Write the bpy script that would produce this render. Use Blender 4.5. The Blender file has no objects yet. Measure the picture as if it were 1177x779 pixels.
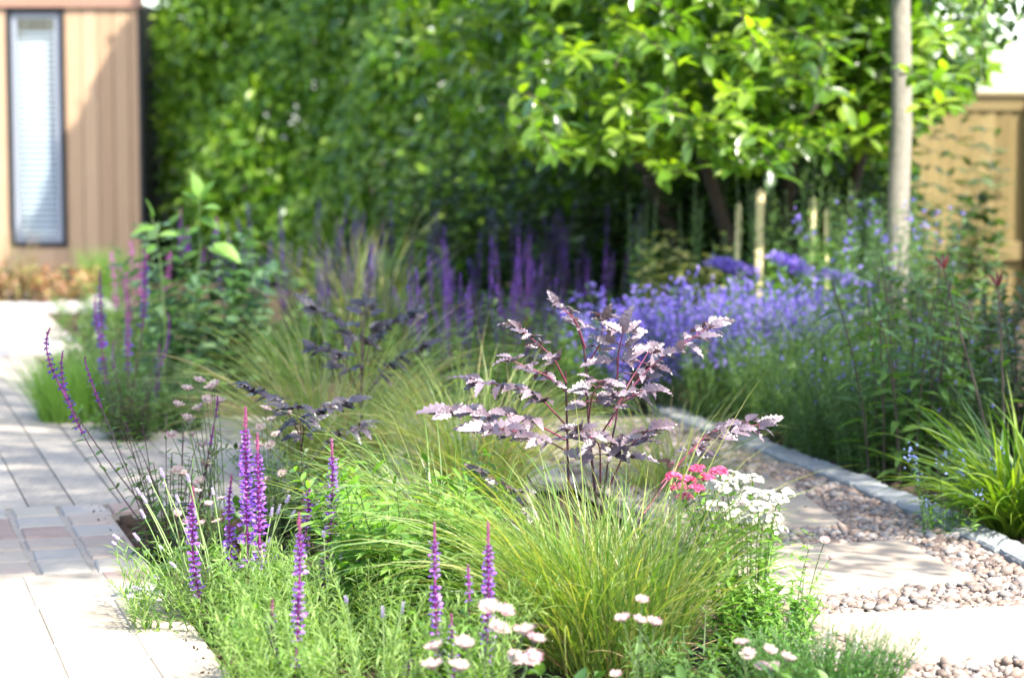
import bpy, math
import numpy as np
from mathutils import Vector, Matrix
rng = np.random.default_rng(11)
C = bpy.context.scene.collection
SC = bpy.context.scene

# ------------------------------------------------------------------ camera
CAMZ, FPX, HORIZ = 1.35, 2639.0, 150.0
TH = math.atan((389.5 - HORIZ) / FPX)
cam = bpy.data.objects.new('camera', bpy.data.cameras.new('camera'))
C.objects.link(cam)
cam.location = (0, 0, CAMZ)
cam.rotation_euler = (math.pi / 2 - TH, 0, 0)
cam.data.sensor_width = 22.3
cam.data.lens = 50
cam.data.clip_start = 0.1
cam.data.clip_end = 2000
cam.data.dof.use_dof = True
cam.data.dof.focus_distance = 6.45
cam.data.dof.aperture_fstop = 1.55
SC.camera = cam

# ------------------------------------------------------------------ light
SUN = Vector((0.38, -0.45, 0.81)).normalized()
w = bpy.data.worlds.new("World"); SC.world = w; w.use_nodes = True
nt = w.node_tree
sky = nt.nodes.new('ShaderNodeTexSky'); sky.sky_type = 'NISHITA'; sky.sun_disc = False
sky.sun_elevation = math.asin(SUN.z); sky.sun_rotation = math.atan2(SUN.x, SUN.y)
sky.dust_density = 2.0
nt.links.new(sky.outputs[0], nt.nodes['Background'].inputs[0])
nt.nodes['Background'].inputs[1].default_value = 0.15
sl = bpy.data.lights.new('sun', 'SUN'); sl.energy = 3.5; sl.angle = math.radians(0.55); sl.color = (1, .95, .86)
so = bpy.data.objects.new('sun', sl); C.objects.link(so)
so.rotation_euler = SUN.to_track_quat('Z', 'Y').to_euler(); so.location = (6, -4, 12)
SC.view_settings.view_transform = 'Standard'; SC.view_settings.look = 'None'
SC.view_settings.gamma = 1; SC.view_settings.use_curve_mapping = False
SC.view_settings.exposure = 2.34
SC.cycles.max_bounces = 8; SC.cycles.transmission_bounces = 6; SC.cycles.diffuse_bounces = 4
SC.cycles.sample_clamp_indirect = 6

# ------------------------------------------------------------------ pixel to place
def ray(px, py):
    x, y = (px - 588.5) / FPX, -(py - 389.5) / FPX
    c, s = math.cos(TH), math.sin(TH)
    return np.array([x, c + y * s, -s + y * c])
def P(px, py, Y):
    d = ray(px, py); return np.array([0, 0, CAMZ]) + d * (Y / d[1])
def G(px, gy, z=0.0):
    d = ray(px, gy); return np.array([0, 0, CAMZ]) + d * ((z - CAMZ) / d[2])

# ------------------------------------------------------------------ mesh builder
def nrm(v):
    return v / np.maximum(np.linalg.norm(v, axis=-1, keepdims=True), 1e-9)
class MB:
    def __init__(s):
        s.V, s.R, s.F, s.M, s.n = [], [], [], [], 0
    def raw(s, v, f, mat=0, rnd=0.5):
        v = np.asarray(v, float).reshape(-1, 3)
        s.V.append(v); s.R.append(np.broadcast_to(np.asarray(rnd, float), (len(v),)).copy())
        f = np.asarray(f, int)
        s.F.append(f + s.n); s.M.append(np.full(len(f), mat)); s.n += len(v)
    def inst(s, tpl, B, T, mat=0, rnd=None):
        """tpl=(verts, faces); B (K,3,3) columns are axes; T (K,3)"""
        tv, tf = tpl; K = len(T)
        if K == 0: return
        v = np.einsum('kij,nj->kni', B, tv) + np.asarray(T)[:, None, :]
        f = np.asarray(tf, int)[None] + (np.arange(K) * len(tv))[:, None, None]
        if rnd is None: rnd = rng.random(K)
        s.raw(v.reshape(-1, 3), f.reshape(-1, f.shape[-1]), mat, np.repeat(rnd, len(tv)))
    def strips(s, p, wd, side, mat=0, rnd=None):
        """ribbons: p (K,S,3), wd (K,S) half widths, side (K,3) or (K,S,3)"""
        K, S, _ = p.shape
        if side.ndim == 2: side = side[:, None, :]
        o = side * wd[..., None]
        v = np.stack([p - o, p + o], 2).reshape(K, S * 2, 3)
        i = np.arange(S - 1) * 2
        f = np.stack([i, i + 1, i + 3, i + 2], 1)
        f = f[None] + (np.arange(K) * S * 2)[:, None, None]
        if rnd is None: rnd = rng.random(K)
        s.raw(v.reshape(-1, 3), f.reshape(-1, 4), mat, np.repeat(rnd, S * 2))
    def tubes(s, p, r, sides=5, mat=0, rnd=None):
        p = np.asarray(p, float)
        if p.ndim == 2: p = p[None]
        K, S, _ = p.shape
        r = np.broadcast_to(np.asarray(r, float), (K, S))
        t = nrm(np.gradient(p, axis=1))
        ref = np.where(np.abs(t[..., 2:3]) > .9, np.array([1., 0, 0]), np.array([0, 0, 1.]))
        a = nrm(np.cross(t, ref)); b = np.cross(t, a)
        ang = np.arange(sides) * 2 * math.pi / sides
        v = p[:, :, None] + (a[:, :, None] * np.cos(ang)[:, None] + b[:, :, None] * np.sin(ang)[:, None]) * r[..., None, None]
        i, j = np.meshgrid(np.arange(S - 1), np.arange(sides), indexing='ij')
        j2 = (j + 1) % sides
        f = np.stack([i * sides + j, i * sides + j2, (i + 1) * sides + j2, (i + 1) * sides + j], -1).reshape(-1, 4)
        f = f[None] + (np.arange(K) * S * sides)[:, None, None]
        if rnd is None: rnd = rng.random(K)
        s.raw(v.reshape(-1, 3), f.reshape(-1, 4), mat, np.repeat(rnd, S * sides))
    def box(s, lo, hi, mat=0, rnd=.5, ch=0.0):
        lo, hi = np.array(lo, float), np.array(hi, float)
        x0, y0, z0 = lo; x1, y1, z1 = hi
        if ch <= 0:
            v = [(x0,y0,z0),(x1,y0,z0),(x1,y1,z0),(x0,y1,z0),(x0,y0,z1),(x1,y0,z1),(x1,y1,z1),(x0,y1,z1)]
            f = [(0,3,2,1),(4,5,6,7),(0,1,5,4),(1,2,6,5),(2,3,7,6),(3,0,4,7)]
        else:
            c = ch
            ring = lambda x0,y0,x1,y1,z: [(x0,y0,z),(x1,y0,z),(x1,y1,z),(x0,y1,z)]
            v = ring(x0,y0,x1,y1,z0)+ring(x0,y0,x1,y1,z1-c)+ring(x0+c,y0+c,x1-c,y1-c,z1)
            f = [(0,3,2,1)]
            for k in (0,4):
                for i in range(4): f.append((k+i,k+(i+1)%4,k+4+(i+1)%4,k+4+i))
            f.append((8,9,10,11))
        s.raw(v, f, mat, rnd)
    def build(s, name, mats, parent=None, smooth=True, base=None):
        V = np.concatenate(s.V); R = np.concatenate(s.R)
        if base is not None: V = V - np.asarray(base)
        me = bpy.data.meshes.new(name)
        me.vertices.add(len(V)); me.vertices.foreach_set('co', V.astype(np.float32).ravel())
        loops = np.concatenate([f.ravel() for f in s.F]); tot = np.concatenate([np.full(len(f), f.shape[1]) for f in s.F])
        me.loops.add(len(loops)); me.loops.foreach_set('vertex_index', loops.astype(np.int32))
        me.polygons.add(len(tot))
        me.polygons.foreach_set('loop_start', (np.cumsum(tot) - tot).astype(np.int32))
        for m in (mats if isinstance(mats, (list, tuple)) else [mats]): me.materials.append(m)
        me.polygons.foreach_set('material_index', np.concatenate(s.M).astype(np.int32))
        me.polygons.foreach_set('use_smooth', np.full(len(tot), smooth))
        a = me.attributes.new('rnd', 'FLOAT', 'POINT'); a.data.foreach_set('value', R.astype(np.float32))
        me.update(calc_edges=True); me.validate()
        o = bpy.data.objects.new(name, me); C.objects.link(o)
        if parent is not None: o.parent = parent
        return o

def tag(o, label=None, cat=None, group=None, kind=None):
    if label: o['label'] = label
    if label and not kind: kind = 'thing'
    if cat: o['category'] = cat
    if group: o['group'] = group
    if kind: o['kind'] = kind
    return o
def thing(name, label, cat, loc, group=None):
    o = bpy.data.objects.new(name, None); C.objects.link(o); o.location = [float(x) for x in loc]; o.empty_display_size = .1
    return tag(o, label, cat, group)
def copy_thing(root, loc, rotz, label, group=None, scale=1):
    r = root.copy(); C.objects.link(r); r.location = [float(x) for x in loc]; r.rotation_euler = (0, 0, rotz); r.scale = (scale,) * 3
    r['label'] = label
    if group: r['group'] = group
    for ch in list(root.children):
        c = ch.copy(); C.objects.link(c); c.parent = r
        for g in ch.children:
            d = g.copy(); C.objects.link(d); d.parent = c
    return r

def basis(d, up, sx=1., sy=1., sz=1.):
    """axes: y along d, z near up"""
    y = nrm(np.asarray(d, float)); up = np.broadcast_to(np.asarray(up, float), y.shape)
    x = np.cross(y, up); bad = np.linalg.norm(x, axis=-1) < 1e-4; x[bad] = np.cross(y[bad], [1., .3, .1]); x = nrm(x); z = np.cross(x, y)
    f = lambda q: np.broadcast_to(np.asarray(q, float), (len(y),))[:, None]
    return np.stack([x * f(sx), y * f(sy), z * f(sz)], -1)
def U(a, b, n=None): return rng.uniform(a, b, n)
def sph(n):
    return nrm(rng.normal(size=(n, 3)))

# ------------------------------------------------------------------ templates
def leaf_tpl(W=.2, rows=5, fold=.25, curl=.2, peak=.45, tip=1.0, teeth=0, pleat=0.0):
    t = np.linspace(0, 1, rows + 1)
    q = np.where(t < peak, .5 * t / peak, .5 + .5 * (t - peak) / (1 - peak))
    hw = W * np.sin(math.pi * q) ** tip; hw[0] = W * .06; hw[-1] = W * .03
    if teeth:
        hw = hw * np.where(np.arange(rows + 1) % 2 == 1, 1.0, .70)
    V = []
    for i, (tt, h) in enumerate(zip(t, hw)):
        zz = -curl * tt * tt
        pz = pleat * (1 if i % 2 else -1)
        V += [(-h, tt - (.05 if teeth and i % 2 == 0 else 0), zz + fold * h + pz), (0, tt, zz), (h, tt - (.05 if teeth and i % 2 == 0 else 0), zz + fold * h + pz)]
    F = []
    for i in range(rows):
        a = i * 3
        F += [(a, a + 1, a + 4, a + 3), (a + 1, a + 2, a + 5, a + 4)]
    return np.array(V), np.array(F)
LAUREL = leaf_tpl(.21, 4, .25, .18, .5, .75)
OVATE = leaf_tpl(.27, 4, .3, .25, .38, .9)
LANCE = leaf_tpl(.13, 4, .3, .25, .4, 1)
NARROW = leaf_tpl(.06, 3, .3, .15, .5, .8)
SMALL = leaf_tpl(.24, 2, .3, .15, .5, 1)
BIRCH = leaf_tpl(.36, 4, .2, .12, .3, .8)
SERR = leaf_tpl(.27, 12, .22, .28, .36, .75, teeth=1, pleat=.012)
PETAL = leaf_tpl(.32, 3, .25, -.15, .6, .8)
QUADLEAF = (np.array([(-.25, 0, 0), (.25, 0, 0), (.25, 1, 0), (-.25, 1, 0)]) , np.array([(0, 1, 2, 3)]))
DIAMOND = (np.array([(0, 0, 0), (.3, .5, .06), (0, 1, 0), (-.3, .5, .06)]), np.array([(0, 1, 2, 3)]))
def ico(sub=1):
    import bmesh
    bm = bmesh.new(); bmesh.ops.create_icosphere(bm, subdivisions=sub, radius=1)
    v = np.array([x.co[:] for x in bm.verts]); f = np.array([[x.index for x in q.verts] for q in bm.faces]); bm.free()
    return v, f
ICO1, ICO2 = ico(1), ico(2)

# ------------------------------------------------------------------ materials
def mat_new(name):
    m = bpy.data.materials.new(name); m.use_nodes = True
    n = m.node_tree.nodes; l = m.node_tree.links
    return m, n, l, n['Principled BSDF'], n['Material Output']
def ramp_node(n, stops):
    r = n.new('ShaderNodeValToRGB'); e = r.color_ramp.elements
    while len(e) < len(stops): e.new(.5)
    for el, (p, c) in zip(e, stops): el.position = p; el.color = (*c, 1)
    return r
def leaf_mat(name, stops, rough=.45, trans=.35, tint=(1.5, 1.5, .5), spec=.5, bump=0.0, noise_scale=14):
    m, n, l, b, out = mat_new(name)
    stops = [(i / max(1, len(stops) - 1), c) for i, c in enumerate(stops)]
    at = n.new('ShaderNodeAttribute'); at.attribute_name = 'rnd'
    tc = n.new('ShaderNodeTexCoord'); nz = n.new('ShaderNodeTexNoise'); nz.inputs['Scale'].default_value = noise_scale
    l.new(tc.outputs['Object'], nz.inputs['Vector'])
    ma = n.new('ShaderNodeMath'); ma.operation = 'MULTIPLY_ADD'; ma.inputs[1].default_value = .5; l.new(nz.outputs['Fac'], ma.inputs[0])
    ad = n.new('ShaderNodeMath'); ad.operation = 'SUBTRACT'; ad.inputs[1].default_value = .25
    l.new(at.outputs['Fac'], ma.inputs[2]); l.new(ma.outputs[0], ad.inputs[0])
    r = ramp_node(n, stops); l.new(ad.outputs[0], r.inputs[0])
    l.new(r.outputs[0], b.inputs['Base Color'])
    b.inputs['Roughness'].default_value = rough; b.inputs['Specular IOR Level'].default_value = spec
    if bump:
        bp = n.new('ShaderNodeBump'); bp.inputs['Strength'].default_value = bump; bp.inputs['Distance'].default_value = .004
        n2 = n.new('ShaderNodeTexNoise'); n2.inputs['Scale'].default_value = 130; n2.inputs['Detail'].default_value = 2
        l.new(tc.outputs['Object'], n2.inputs['Vector']); l.new(n2.outputs['Fac'], bp.inputs['Height']); l.new(bp.outputs[0], b.inputs['Normal'])
    if trans > 0:
        tr = n.new('ShaderNodeBsdfTranslucent')
        mx = n.new('ShaderNodeMix'); mx.data_type = 'RGBA'; mx.blend_type = 'MULTIPLY'; mx.inputs['Factor'].default_value = 1
        l.new(r.outputs[0], mx.inputs['A']); mx.inputs['B'].default_value = (*[t * 1.6 for t in tint], 1)
        l.new(mx.outputs['Result'], tr.inputs['Color'])
        ms = n.new('ShaderNodeMixShader'); ms.inputs[0].default_value = trans
        l.new(b.outputs[0], ms.inputs[1]); l.new(tr.outputs[0], ms.inputs[2]); l.new(ms.outputs[0], out.inputs['Surface'])
    return m
def solid_mat(name, stops, rough=.8, scale=6., detail=6, bump=.3, bscale=40, rndmix=.5, spec=.3, stretch=None, bdist=.01):
    m, n, l, b, out = mat_new(name)
    stops = [(i / max(1, len(stops) - 1), c) for i, c in enumerate(stops)]
    tc = n.new('ShaderNodeTexCoord'); src = tc.outputs['Object']
    if stretch:
        mp = n.new('ShaderNodeMapping'); mp.inputs['Scale'].default_value = stretch[0]; mp.inputs['Rotation'].default_value = stretch[1]
        l.new(src, mp.inputs['Vector']); src = mp.outputs[0]
    nz = n.new('ShaderNodeTexNoise'); nz.inputs['Scale'].default_value = scale; nz.inputs['Detail'].default_value = detail; l.new(src, nz.inputs['Vector'])
    at = n.new('ShaderNodeAttribute'); at.attribute_name = 'rnd'
    mx = n.new('ShaderNodeMix'); mx.inputs['Factor'].default_value = rndmix
    l.new(nz.outputs['Fac'], mx.inputs['A']); l.new(at.outputs['Fac'], mx.inputs['B'])
    r = ramp_node(n, stops); l.new(mx.outputs['Result'], r.inputs[0]); l.new(r.outputs[0], b.inputs['Base Color'])
    b.inputs['Roughness'].default_value = rough; b.inputs['Specular IOR Level'].default_value = spec
    if bump:
        n2 = n.new('ShaderNodeTexNoise'); n2.inputs['Scale'].default_value = bscale; n2.inputs['Detail'].default_value = 8; l.new(src, n2.inputs['Vector'])
        bp = n.new('ShaderNodeBump'); bp.inputs['Strength'].default_value = bump; bp.inputs['Distance'].default_value = bdist
        l.new(n2.outputs['Fac'], bp.inputs['Height']); l.new(bp.outputs[0], b.inputs['Normal'])
    return m
def plain(name, c, rough=.5, spec=.5, metal=0):
    m, n, l, b, out = mat_new(name); b.inputs['Base Color'].default_value = (*c, 1); b.inputs['Roughness'].default_value = rough
    b.inputs['Specular IOR Level'].default_value = spec; b.inputs['Metallic'].default_value = metal
    return m

M = {}
M['soil'] = solid_mat('soil', [(.012, .008, .006), (.05, .034, .024), (.10, .075, .055)], .95, 9, 8, .9, 30, 0, .1, bdist=.03)
M['stone'] = solid_mat('patio_stone', [(.12, .095, .07), (.245, .205, .155), (.29, .255, .20), (.37, .33, .265)], .85, 5, 10, .6, 25, .3, .15)
M['sett'] = solid_mat('sett_stone', [(.17, .115, .10), (.26, .20, .165), (.29, .26, .21), (.24, .225, .205), (.37, .31, .24)], .9, 7, 8, .6, 30, .7, .12)
M['mortar'] = solid_mat('mortar', [(.20, .18, .15), (.32, .28, .23)], .95, 30, 5, .5, 80, 0)
M['deckwood'] = solid_mat('deck_wood', [(.12, .102, .08), (.225, .20, .165), (.31, .285, .24)], .8, 5, 8, .4, 9, .3, stretch=((14, 1.2, 14), (0, 0, -math.radians(-16.6))))
M['deckgap'] = plain('deck_underside', (.01, .009, .008), .95, .1)
M['farstone'] = solid_mat('far_paving_stone', [(.22, .22, .24), (.33, .31, .30), (.42, .39, .36)], .7, 2.2, 8, .3, 20, .4)
M['slab'] = solid_mat('stepping_slab', [(.13, .10, .07), (.225, .18, .135), (.29, .245, .19), (.20, .175, .14)], .85, 5, 10, .7, 14, .1, .15)
M['gravelbase'] = solid_mat('gravel_bed', [(.06, .05, .04), (.16, .13, .11)], .95, 60, 4, .8, 120, 0)
M['pebble'] = solid_mat('pebble', [(.055, .045, .04), (.12, .085, .065), (.20, .155, .125), (.17, .115, .085), (.27, .225, .185), (.13, .12, .115), (.38, .34, .30)], .6, 18, 4, .15, 60, .85)
M['edging'] = solid_mat('edging_stone', [(.10, .105, .105), (.18, .185, .18), (.25, .24, .215)], .75, 9, 8, .5, 40, .5)
M['cedar'] = solid_mat('cedar_board', [(.24, .15, .085), (.36, .24, .145), (.48, .34, .22)], .6, 5, 8, .2, 30, .45, stretch=((10, 10, .7), (0, 0, 0)))
M['cedartrim'] = solid_mat('cedar_fascia', [(.20, .11, .075), (.29, .17, .12)], .6, 5, 6, .2, 30, .2, stretch=((.8, 10, 10), (0, 0, 0)))
M['darkpaint_shade'] = plain('charcoal_paint_and_shade', (.010, .011, .014), .6, .3)  # dark paint of the window frame; on the side wall, shade as colour
M['greyframe'] = plain('grey_frame', (.22, .24, .28), .35)
M['roof'] = plain('roof_felt', (.04, .04, .045), .8)
M['blind'] = plain('blind_slat', (.86, .87, .88), .45)
M['room'] = plain('room_inside', (.10, .11, .12), .9)
def glass():
    m, n, l, b, out = mat_new('window_glass')
    t = n.new('ShaderNodeBsdfTransparent'); t.inputs[0].default_value = (.84, .88, .9, 1)
    g = n.new('ShaderNodeBsdfGlossy'); g.inputs['Roughness'].default_value = .02
    f = n.new('ShaderNodeLayerWeight'); f.inputs[0].default_value = .25
    ad = n.new('ShaderNodeMath'); ad.operation = 'MULTIPLY_ADD'; ad.inputs[1].default_value = .4; ad.inputs[2].default_value = .07; l.new(f.outputs['Facing'], ad.inputs[0])
    ms = n.new('ShaderNodeMixShader'); l.new(ad.outputs[0], ms.inputs[0]); l.new(t.outputs[0], ms.inputs[1]); l.new(g.outputs[0], ms.inputs[2]); l.new(ms.outputs[0], out.inputs[0])
    return m
M['glass'] = glass()
M['fence'] = solid_mat('fence_timber', [(.10, .068, .025), (.19, .14, .055), (.27, .21, .095)], .8, 4, 7, .35, 20, .45, stretch=((9, 9, .6), (0, 0, 0)))
M['fencerail'] = solid_mat('fence_rail_timber', [(.12, .085, .033), (.20, .15, .065)], .8, 4, 7, .3, 20, .3, stretch=((.6, 9, 9), (0, 0, 0)))
M['stake'] = solid_mat('sunlit_stake_timber', [(.58, .47, .24), (.76, .66, .40)], .8, 6, 5, .2, 30, .3)  # pale timber with the sunlight on the stakes put into its colour
M['bark'] = solid_mat('pale_bark', [(.07, .06, .045), (.19, .17, .135), (.25, .23, .18), (.31, .285, .23)], .9, 16, 10, .8, 40, .1, stretch=((2, 2, 1.6), (0, 0, 0)))
M['darkbark'] = solid_mat('dark_bark', [(.03, .022, .016), (.07, .05, .035)], .9, 12, 6, .5, 30, .2)
g = leaf_mat
M['laurelh'] = g('hedge_leaf', [(.028, .088, .012), (.115, .22, .022), (.23, .33, .034)], .36, .48, (1.5, 1.6, .32), .55)
M['laurel'] = g('laurel_leaf', [(.025, .065, .010), (.09, .175, .018), (.21, .29, .03)], .27, .42, (1.6, 1.7, .35), .6)
M['treeleaf'] = g('tree_leaf', [(.02, .05, .012), (.06, .11, .02)], .4, .3, (1.4, 1.5, .4), .4)
M['grassfront'] = g('grass_blade', [(.05, .12, .022), (.095, .18, .035), (.15, .23, .055), (.30, .30, .11)], .38, .42, (1.4, 1.3, .4), .5)
M['grassmid'] = g('pale_grass_blade', [(.07, .13, .035), (.14, .20, .05), (.22, .25, .08), (.30, .23, .12)], .45, .35, (1.3, 1.3, .5), .4)
M['thatch'] = g('straw_blade', [(.20, .14, .07), (.36, .27, .15)], .7, .25, (1, .9, .7), .2)
M['daylily'] = g('strap_leaf', [(.05, .12, .012), (.11, .19, .02), (.18, .24, .03)], .38, .42, (1.4, 1.4, .3), .45)
M['fineblade'] = g('fine_blade', [(.08, .16, .03), (.15, .26, .05)], .5, .35, (1.3, 1.4, .5), .3)
M['lav'] = g('lavender_leaf', [(.07, .145, .032), (.15, .235, .06), (.23, .31, .11)], .6, .38, (1.3, 1.4, .5), .25)
M['lavstem'] = g('lavender_stem', [(.14, .22, .07), (.24, .31, .13)], .6, .2)
M['lavbud'] = g('lavender_bud', [(.26, .20, .36), (.40, .34, .46), (.42, .42, .34)], .7, .2, (1, .9, 1.2), .2)
M['leafbright'] = g('bright_leaf', [(.06, .14, .022), (.12, .23, .035), (.18, .30, .07)], .42, .4, (1.3, 1.5, .4), .4)
M['leafmid'] = g('mid_leaf', [(.03, .075, .018), (.065, .13, .028), (.10, .175, .04)], .45, .35, (1.3, 1.4, .4), .4)
M['leafblue'] = g('blue_green_leaf', [(.035, .08, .038), (.07, .135, .06), (.11, .18, .08)], .5, .32, (1.1, 1.3, .7), .35)
M['leafspire'] = g('spire_leaf', [(.06, .12, .05), (.11, .19, .075), (.16, .25, .09)], .5, .4, (1.2, 1.35, .6), .35)
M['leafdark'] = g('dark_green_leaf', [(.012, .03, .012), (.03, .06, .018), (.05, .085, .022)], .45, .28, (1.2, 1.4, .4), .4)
M['leafpale'] = g('pale_yellow_leaf', [(.16, .20, .05), (.30, .30, .10), (.45, .40, .18)], .5, .35, (1.2, 1.2, .6), .3)
M['leaforange'] = g('orange_leaf', [(.22, .12, .08), (.32, .19, .12), (.24, .18, .07), (.13, .17, .05)], .5, .3, (1.3, 1.0, .6), .3)
M['leafred'] = g('red_leaf', [(.07, .012, .012), (.14, .03, .022)], .4, .25, (1.5, .7, .5), .4)
M['moss'] = g('feathery_leaf', [(.018, .07, .012), (.04, .12, .016), (.08, .19, .03)], .5, .35, (1.2, 1.5, .3), .3)
M['actaea'] = g('dark_purple_leaf', [(.045, .028, .036), (.095, .064, .08), (.18, .138, .16)], .36, .14, (1.2, .7, .6), 1.0, bump=.8, noise_scale=30)
M['actaeadark'] = g('inky_purple_leaf', [(.020, .018, .024), (.045, .034, .044)], .38, .08, (1.1, .7, .8), .6, bump=.4)
M['purplestem'] = plain('purple_stem', (.045, .012, .02), .4)
M['redstem'] = plain('red_purple_stem', (.16, .03, .06), .4)
M['greenstem'] = plain('green_stem', (.06, .10, .025), .5)
M['brownstem'] = plain('brown_stem', (.05, .035, .022), .7)
M['petal'] = g('violet_petal', [(.22, .08, .42), (.34, .14, .55), (.46, .25, .66)], .5, .3, (1.1, .8, 1.2), .2)
M['calyx'] = g('magenta_calyx', [(.14, .025, .13), (.25, .05, .20)], .5, .2, (1.2, .7, 1), .2)
M['budpink'] = g('pink_bud', [(.30, .07, .18), (.45, .16, .25)], .6, .25, (1.1, .8, .9), .2)
M['petaldark'] = g('deep_violet_petal', [(.065, .024, .19), (.10, .04, .28), (.15, .065, .36)], .5, .25, (1, .7, 1.3), .2)
M['petalpink'] = g('orchid_pink_petal', [(.42, .10, .36), (.56, .20, .48)], .5, .3, (1.1, .8, 1), .2)
M['petalblue'] = g('lavender_blue_petal', [(.11, .07, .34), (.19, .13, .46), (.31, .235, .56)], .5, .3, (.9, .9, 1.2), .2)
M['petalsky'] = g('sky_blue_petal', [(.22, .28, .60), (.38, .42, .70)], .5, .3, (.9, 1, 1.1), .2)
M['white'] = g('white_petal', [(.36, .34, .29), (.50, .49, .44)], .6, .25, (.6, .6, .58), .2)
M['astr'] = g('pale_pink_bract', [(.33, .15, .19), (.38, .28, .27), (.33, .34, .23)], .6, .25, (.62, .56, .55), .2)
M['crimson'] = g('crimson_petal', [(.38, .03, .10), (.50, .12, .22)], .5, .25, (1.1, .6, .7), .2)

# ------------------------------------------------------------------ setting
OX = np.array([-1.457, 8.17, 0]); AN = math.radians(16.55)
EU = np.array([math.cos(AN), math.sin(AN), 0]); EV = np.array([-math.sin(AN), math.cos(AN), 0])
def UV(u, v, z=0): return OX + EU * u + EV * v + np.array([0, 0, z])
def to_uv(p): r = np.asarray(p) - OX; return float(r @ EU), float(r @ EV)

def grid_ground():
    m = MB()
    xs = np.concatenate([[-300, -60, -15], np.linspace(-5, 5, 90), [15, 60, 300]])
    ys = np.concatenate([[-300, -60, -5], np.linspace(4.5, 17, 110), [40, 120, 400]])
    X, Y = np.meshgrid(xs, ys, indexing='ij')
    Z = -0.045 + .018 * (rng.random(X.shape) - .5) * ((np.abs(X) < 6) & (Y > 4) & (Y < 18))
    V = np.stack([X, Y, Z], -1).reshape(-1, 3)
    n = len(ys); i, j = np.meshgrid(np.arange(len(xs) - 1), np.arange(n - 1), indexing='ij')
    F = np.stack([i * n + j, (i + 1) * n + j, (i + 1) * n + j + 1, i * n + j + 1], -1).reshape(-1, 4)
    m.raw(V, F); return tag(m.build('ground', M['soil']), kind='structure')
grid_ground()

def uvbox(m, u0, u1, v0, v1, z0, z1, mat=0, rnd=.5, ch=.004, jit=0.0):
    def c(u, v, z): return UV(u + U(-jit, jit) if jit else u, v + U(-jit, jit) if jit else v, z)
    lo = [c(u0, v0, z0), c(u1, v0, z0), c(u1, v1, z0), c(u0, v1, z0)]
    mid = [p + np.array([0, 0, z1 - ch - z0]) for p in lo]
    cen = sum(lo) / 4
    tz = U(-.0015, .0015)
    top = [p + nrm((cen - p)[None])[0] * ch * 1.4 + np.array([0, 0, z1 - z0 + tz]) for p in lo]
    f = [(0, 3, 2, 1)]
    for k in (0, 4):
        for i in range(4): f.append((k + i, k + (i + 1) % 4, k + 4 + (i + 1) % 4, k + 4 + i))
    f.append((8, 9, 10, 11))
    m.raw(lo + mid + top, f, mat, rnd)

# deck: boards run away from the camera
m = MB()
bw, gap = .164, .006
u = .22 - .164 * 26
for k in range(26):
    uu = .22 - .164 * (k + 1)
    cuts = [.10]
    c = .10 + U(1.0, 3.0) if k > 2 else 5.9
    while c < 5.5: cuts.append(c); c += 2.8
    cuts.append(5.9)
    for a, b in zip(cuts[:-1], cuts[1:]):
        uvbox(m, uu + gap, uu + bw, a + .002, b - .002, -.03, 0, 0, U(.1, .9), .004)
for k in range(10):
    uu = .22 + .164 * k
    uvbox(m, uu + gap, uu + bw, .10, 2.44, -.03, 0, 0, U(.1, .9), .004)
uvbox(m, -4.1, .22, .095, 5.905, -.04, -.031, 1, .5, .001)
uvbox(m, .225, 1.865, .095, 2.445, -.04, -.031, 1, .5, .001)
uvbox(m, .226, 1.87, 2.446, 2.48, -.05, .004, 0, .4, .003)
tag(m.build('deck', [M['deckwood'], M['deckgap']], smooth=False), kind='structure')
# sett paving
m = MB()
pitch_u, pitch_v = .175, .215
for col in range(-14, 1):
    nrow = 8 if col == 0 else (6 if col > -3 else 6)
    for r in range(nrow):
        v1 = .085 - r * pitch_v
        u1 = (col) * pitch_u
        uvbox(m, u1 - .158 , u1 - .004, v1 - pitch_v + .018, v1 - .004, -.04, .002, 0, rng.random(), .007, .005)
for k in range(1, 10):
    uvbox(m, k * pitch_u - .162, k * pitch_u - .004, -.09, .082, -.04, .002, 0, rng.random(), .007, .004)
uvbox(m, -2.6, .0, -8.2 * pitch_v + .1, .09, -.045, -.008, 1, .5, .001)
uvbox(m, .003, 1.58, -.095, .088, -.045, -.010, 1, .5, .001)
tag(m.build('sett_paving', [M['sett'], M['mortar'], M['gravelbase']], smooth=False), kind='structure')
# patio slabs near camera
m = MB()
def slabgrid(m, us, vs, jit=.004):
    for a, b in zip(us[:-1], us[1:]):
        for c, d in zip(vs[:-1], vs[1:]):
            uvbox(m, a + .006, b - .006, c + .006, d - .006, -.04, .003, 0, rng.random(), .008, jit)
vend = .085 - 6 * pitch_v
slabgrid(m, [-3.4, -2.8, -2.2, -1.6, -1.0, -.4, -.178], [-4.0, -3.4, -2.8, -2.2, -1.7, vend])
slabgrid(m, [-.178, .003], [-4.0, -3.6, -3.2, -2.8, -2.4, -2.05, .085 - 8 * pitch_v])
uvbox(m, -3.5, -.003, -4.1, vend - .002, -.045, -.0015, 1, .5, .001)
tag(m.build('patio', [M['stone'], M['mortar']], smooth=False), kind='structure')
# far paving in front of the garden room
m = MB()
for a in np.arange(-6.3, 1.2, .75):
    for b in np.arange(5.95, 11.2, .6):
        if a > -.1 and b < 9.1: continue
        uvbox(m, a + .006, a + .744, b + .006, b + .594, -.04, -.003, 0, rng.random(), .005, .002)
uvbox(m, -6.3, .6, 5.93, 11.6, -.044, -.012, 1, .5, .001)
tag(m.build('paving', [M['farstone'], M['mortar']], smooth=False), kind='structure')

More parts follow.
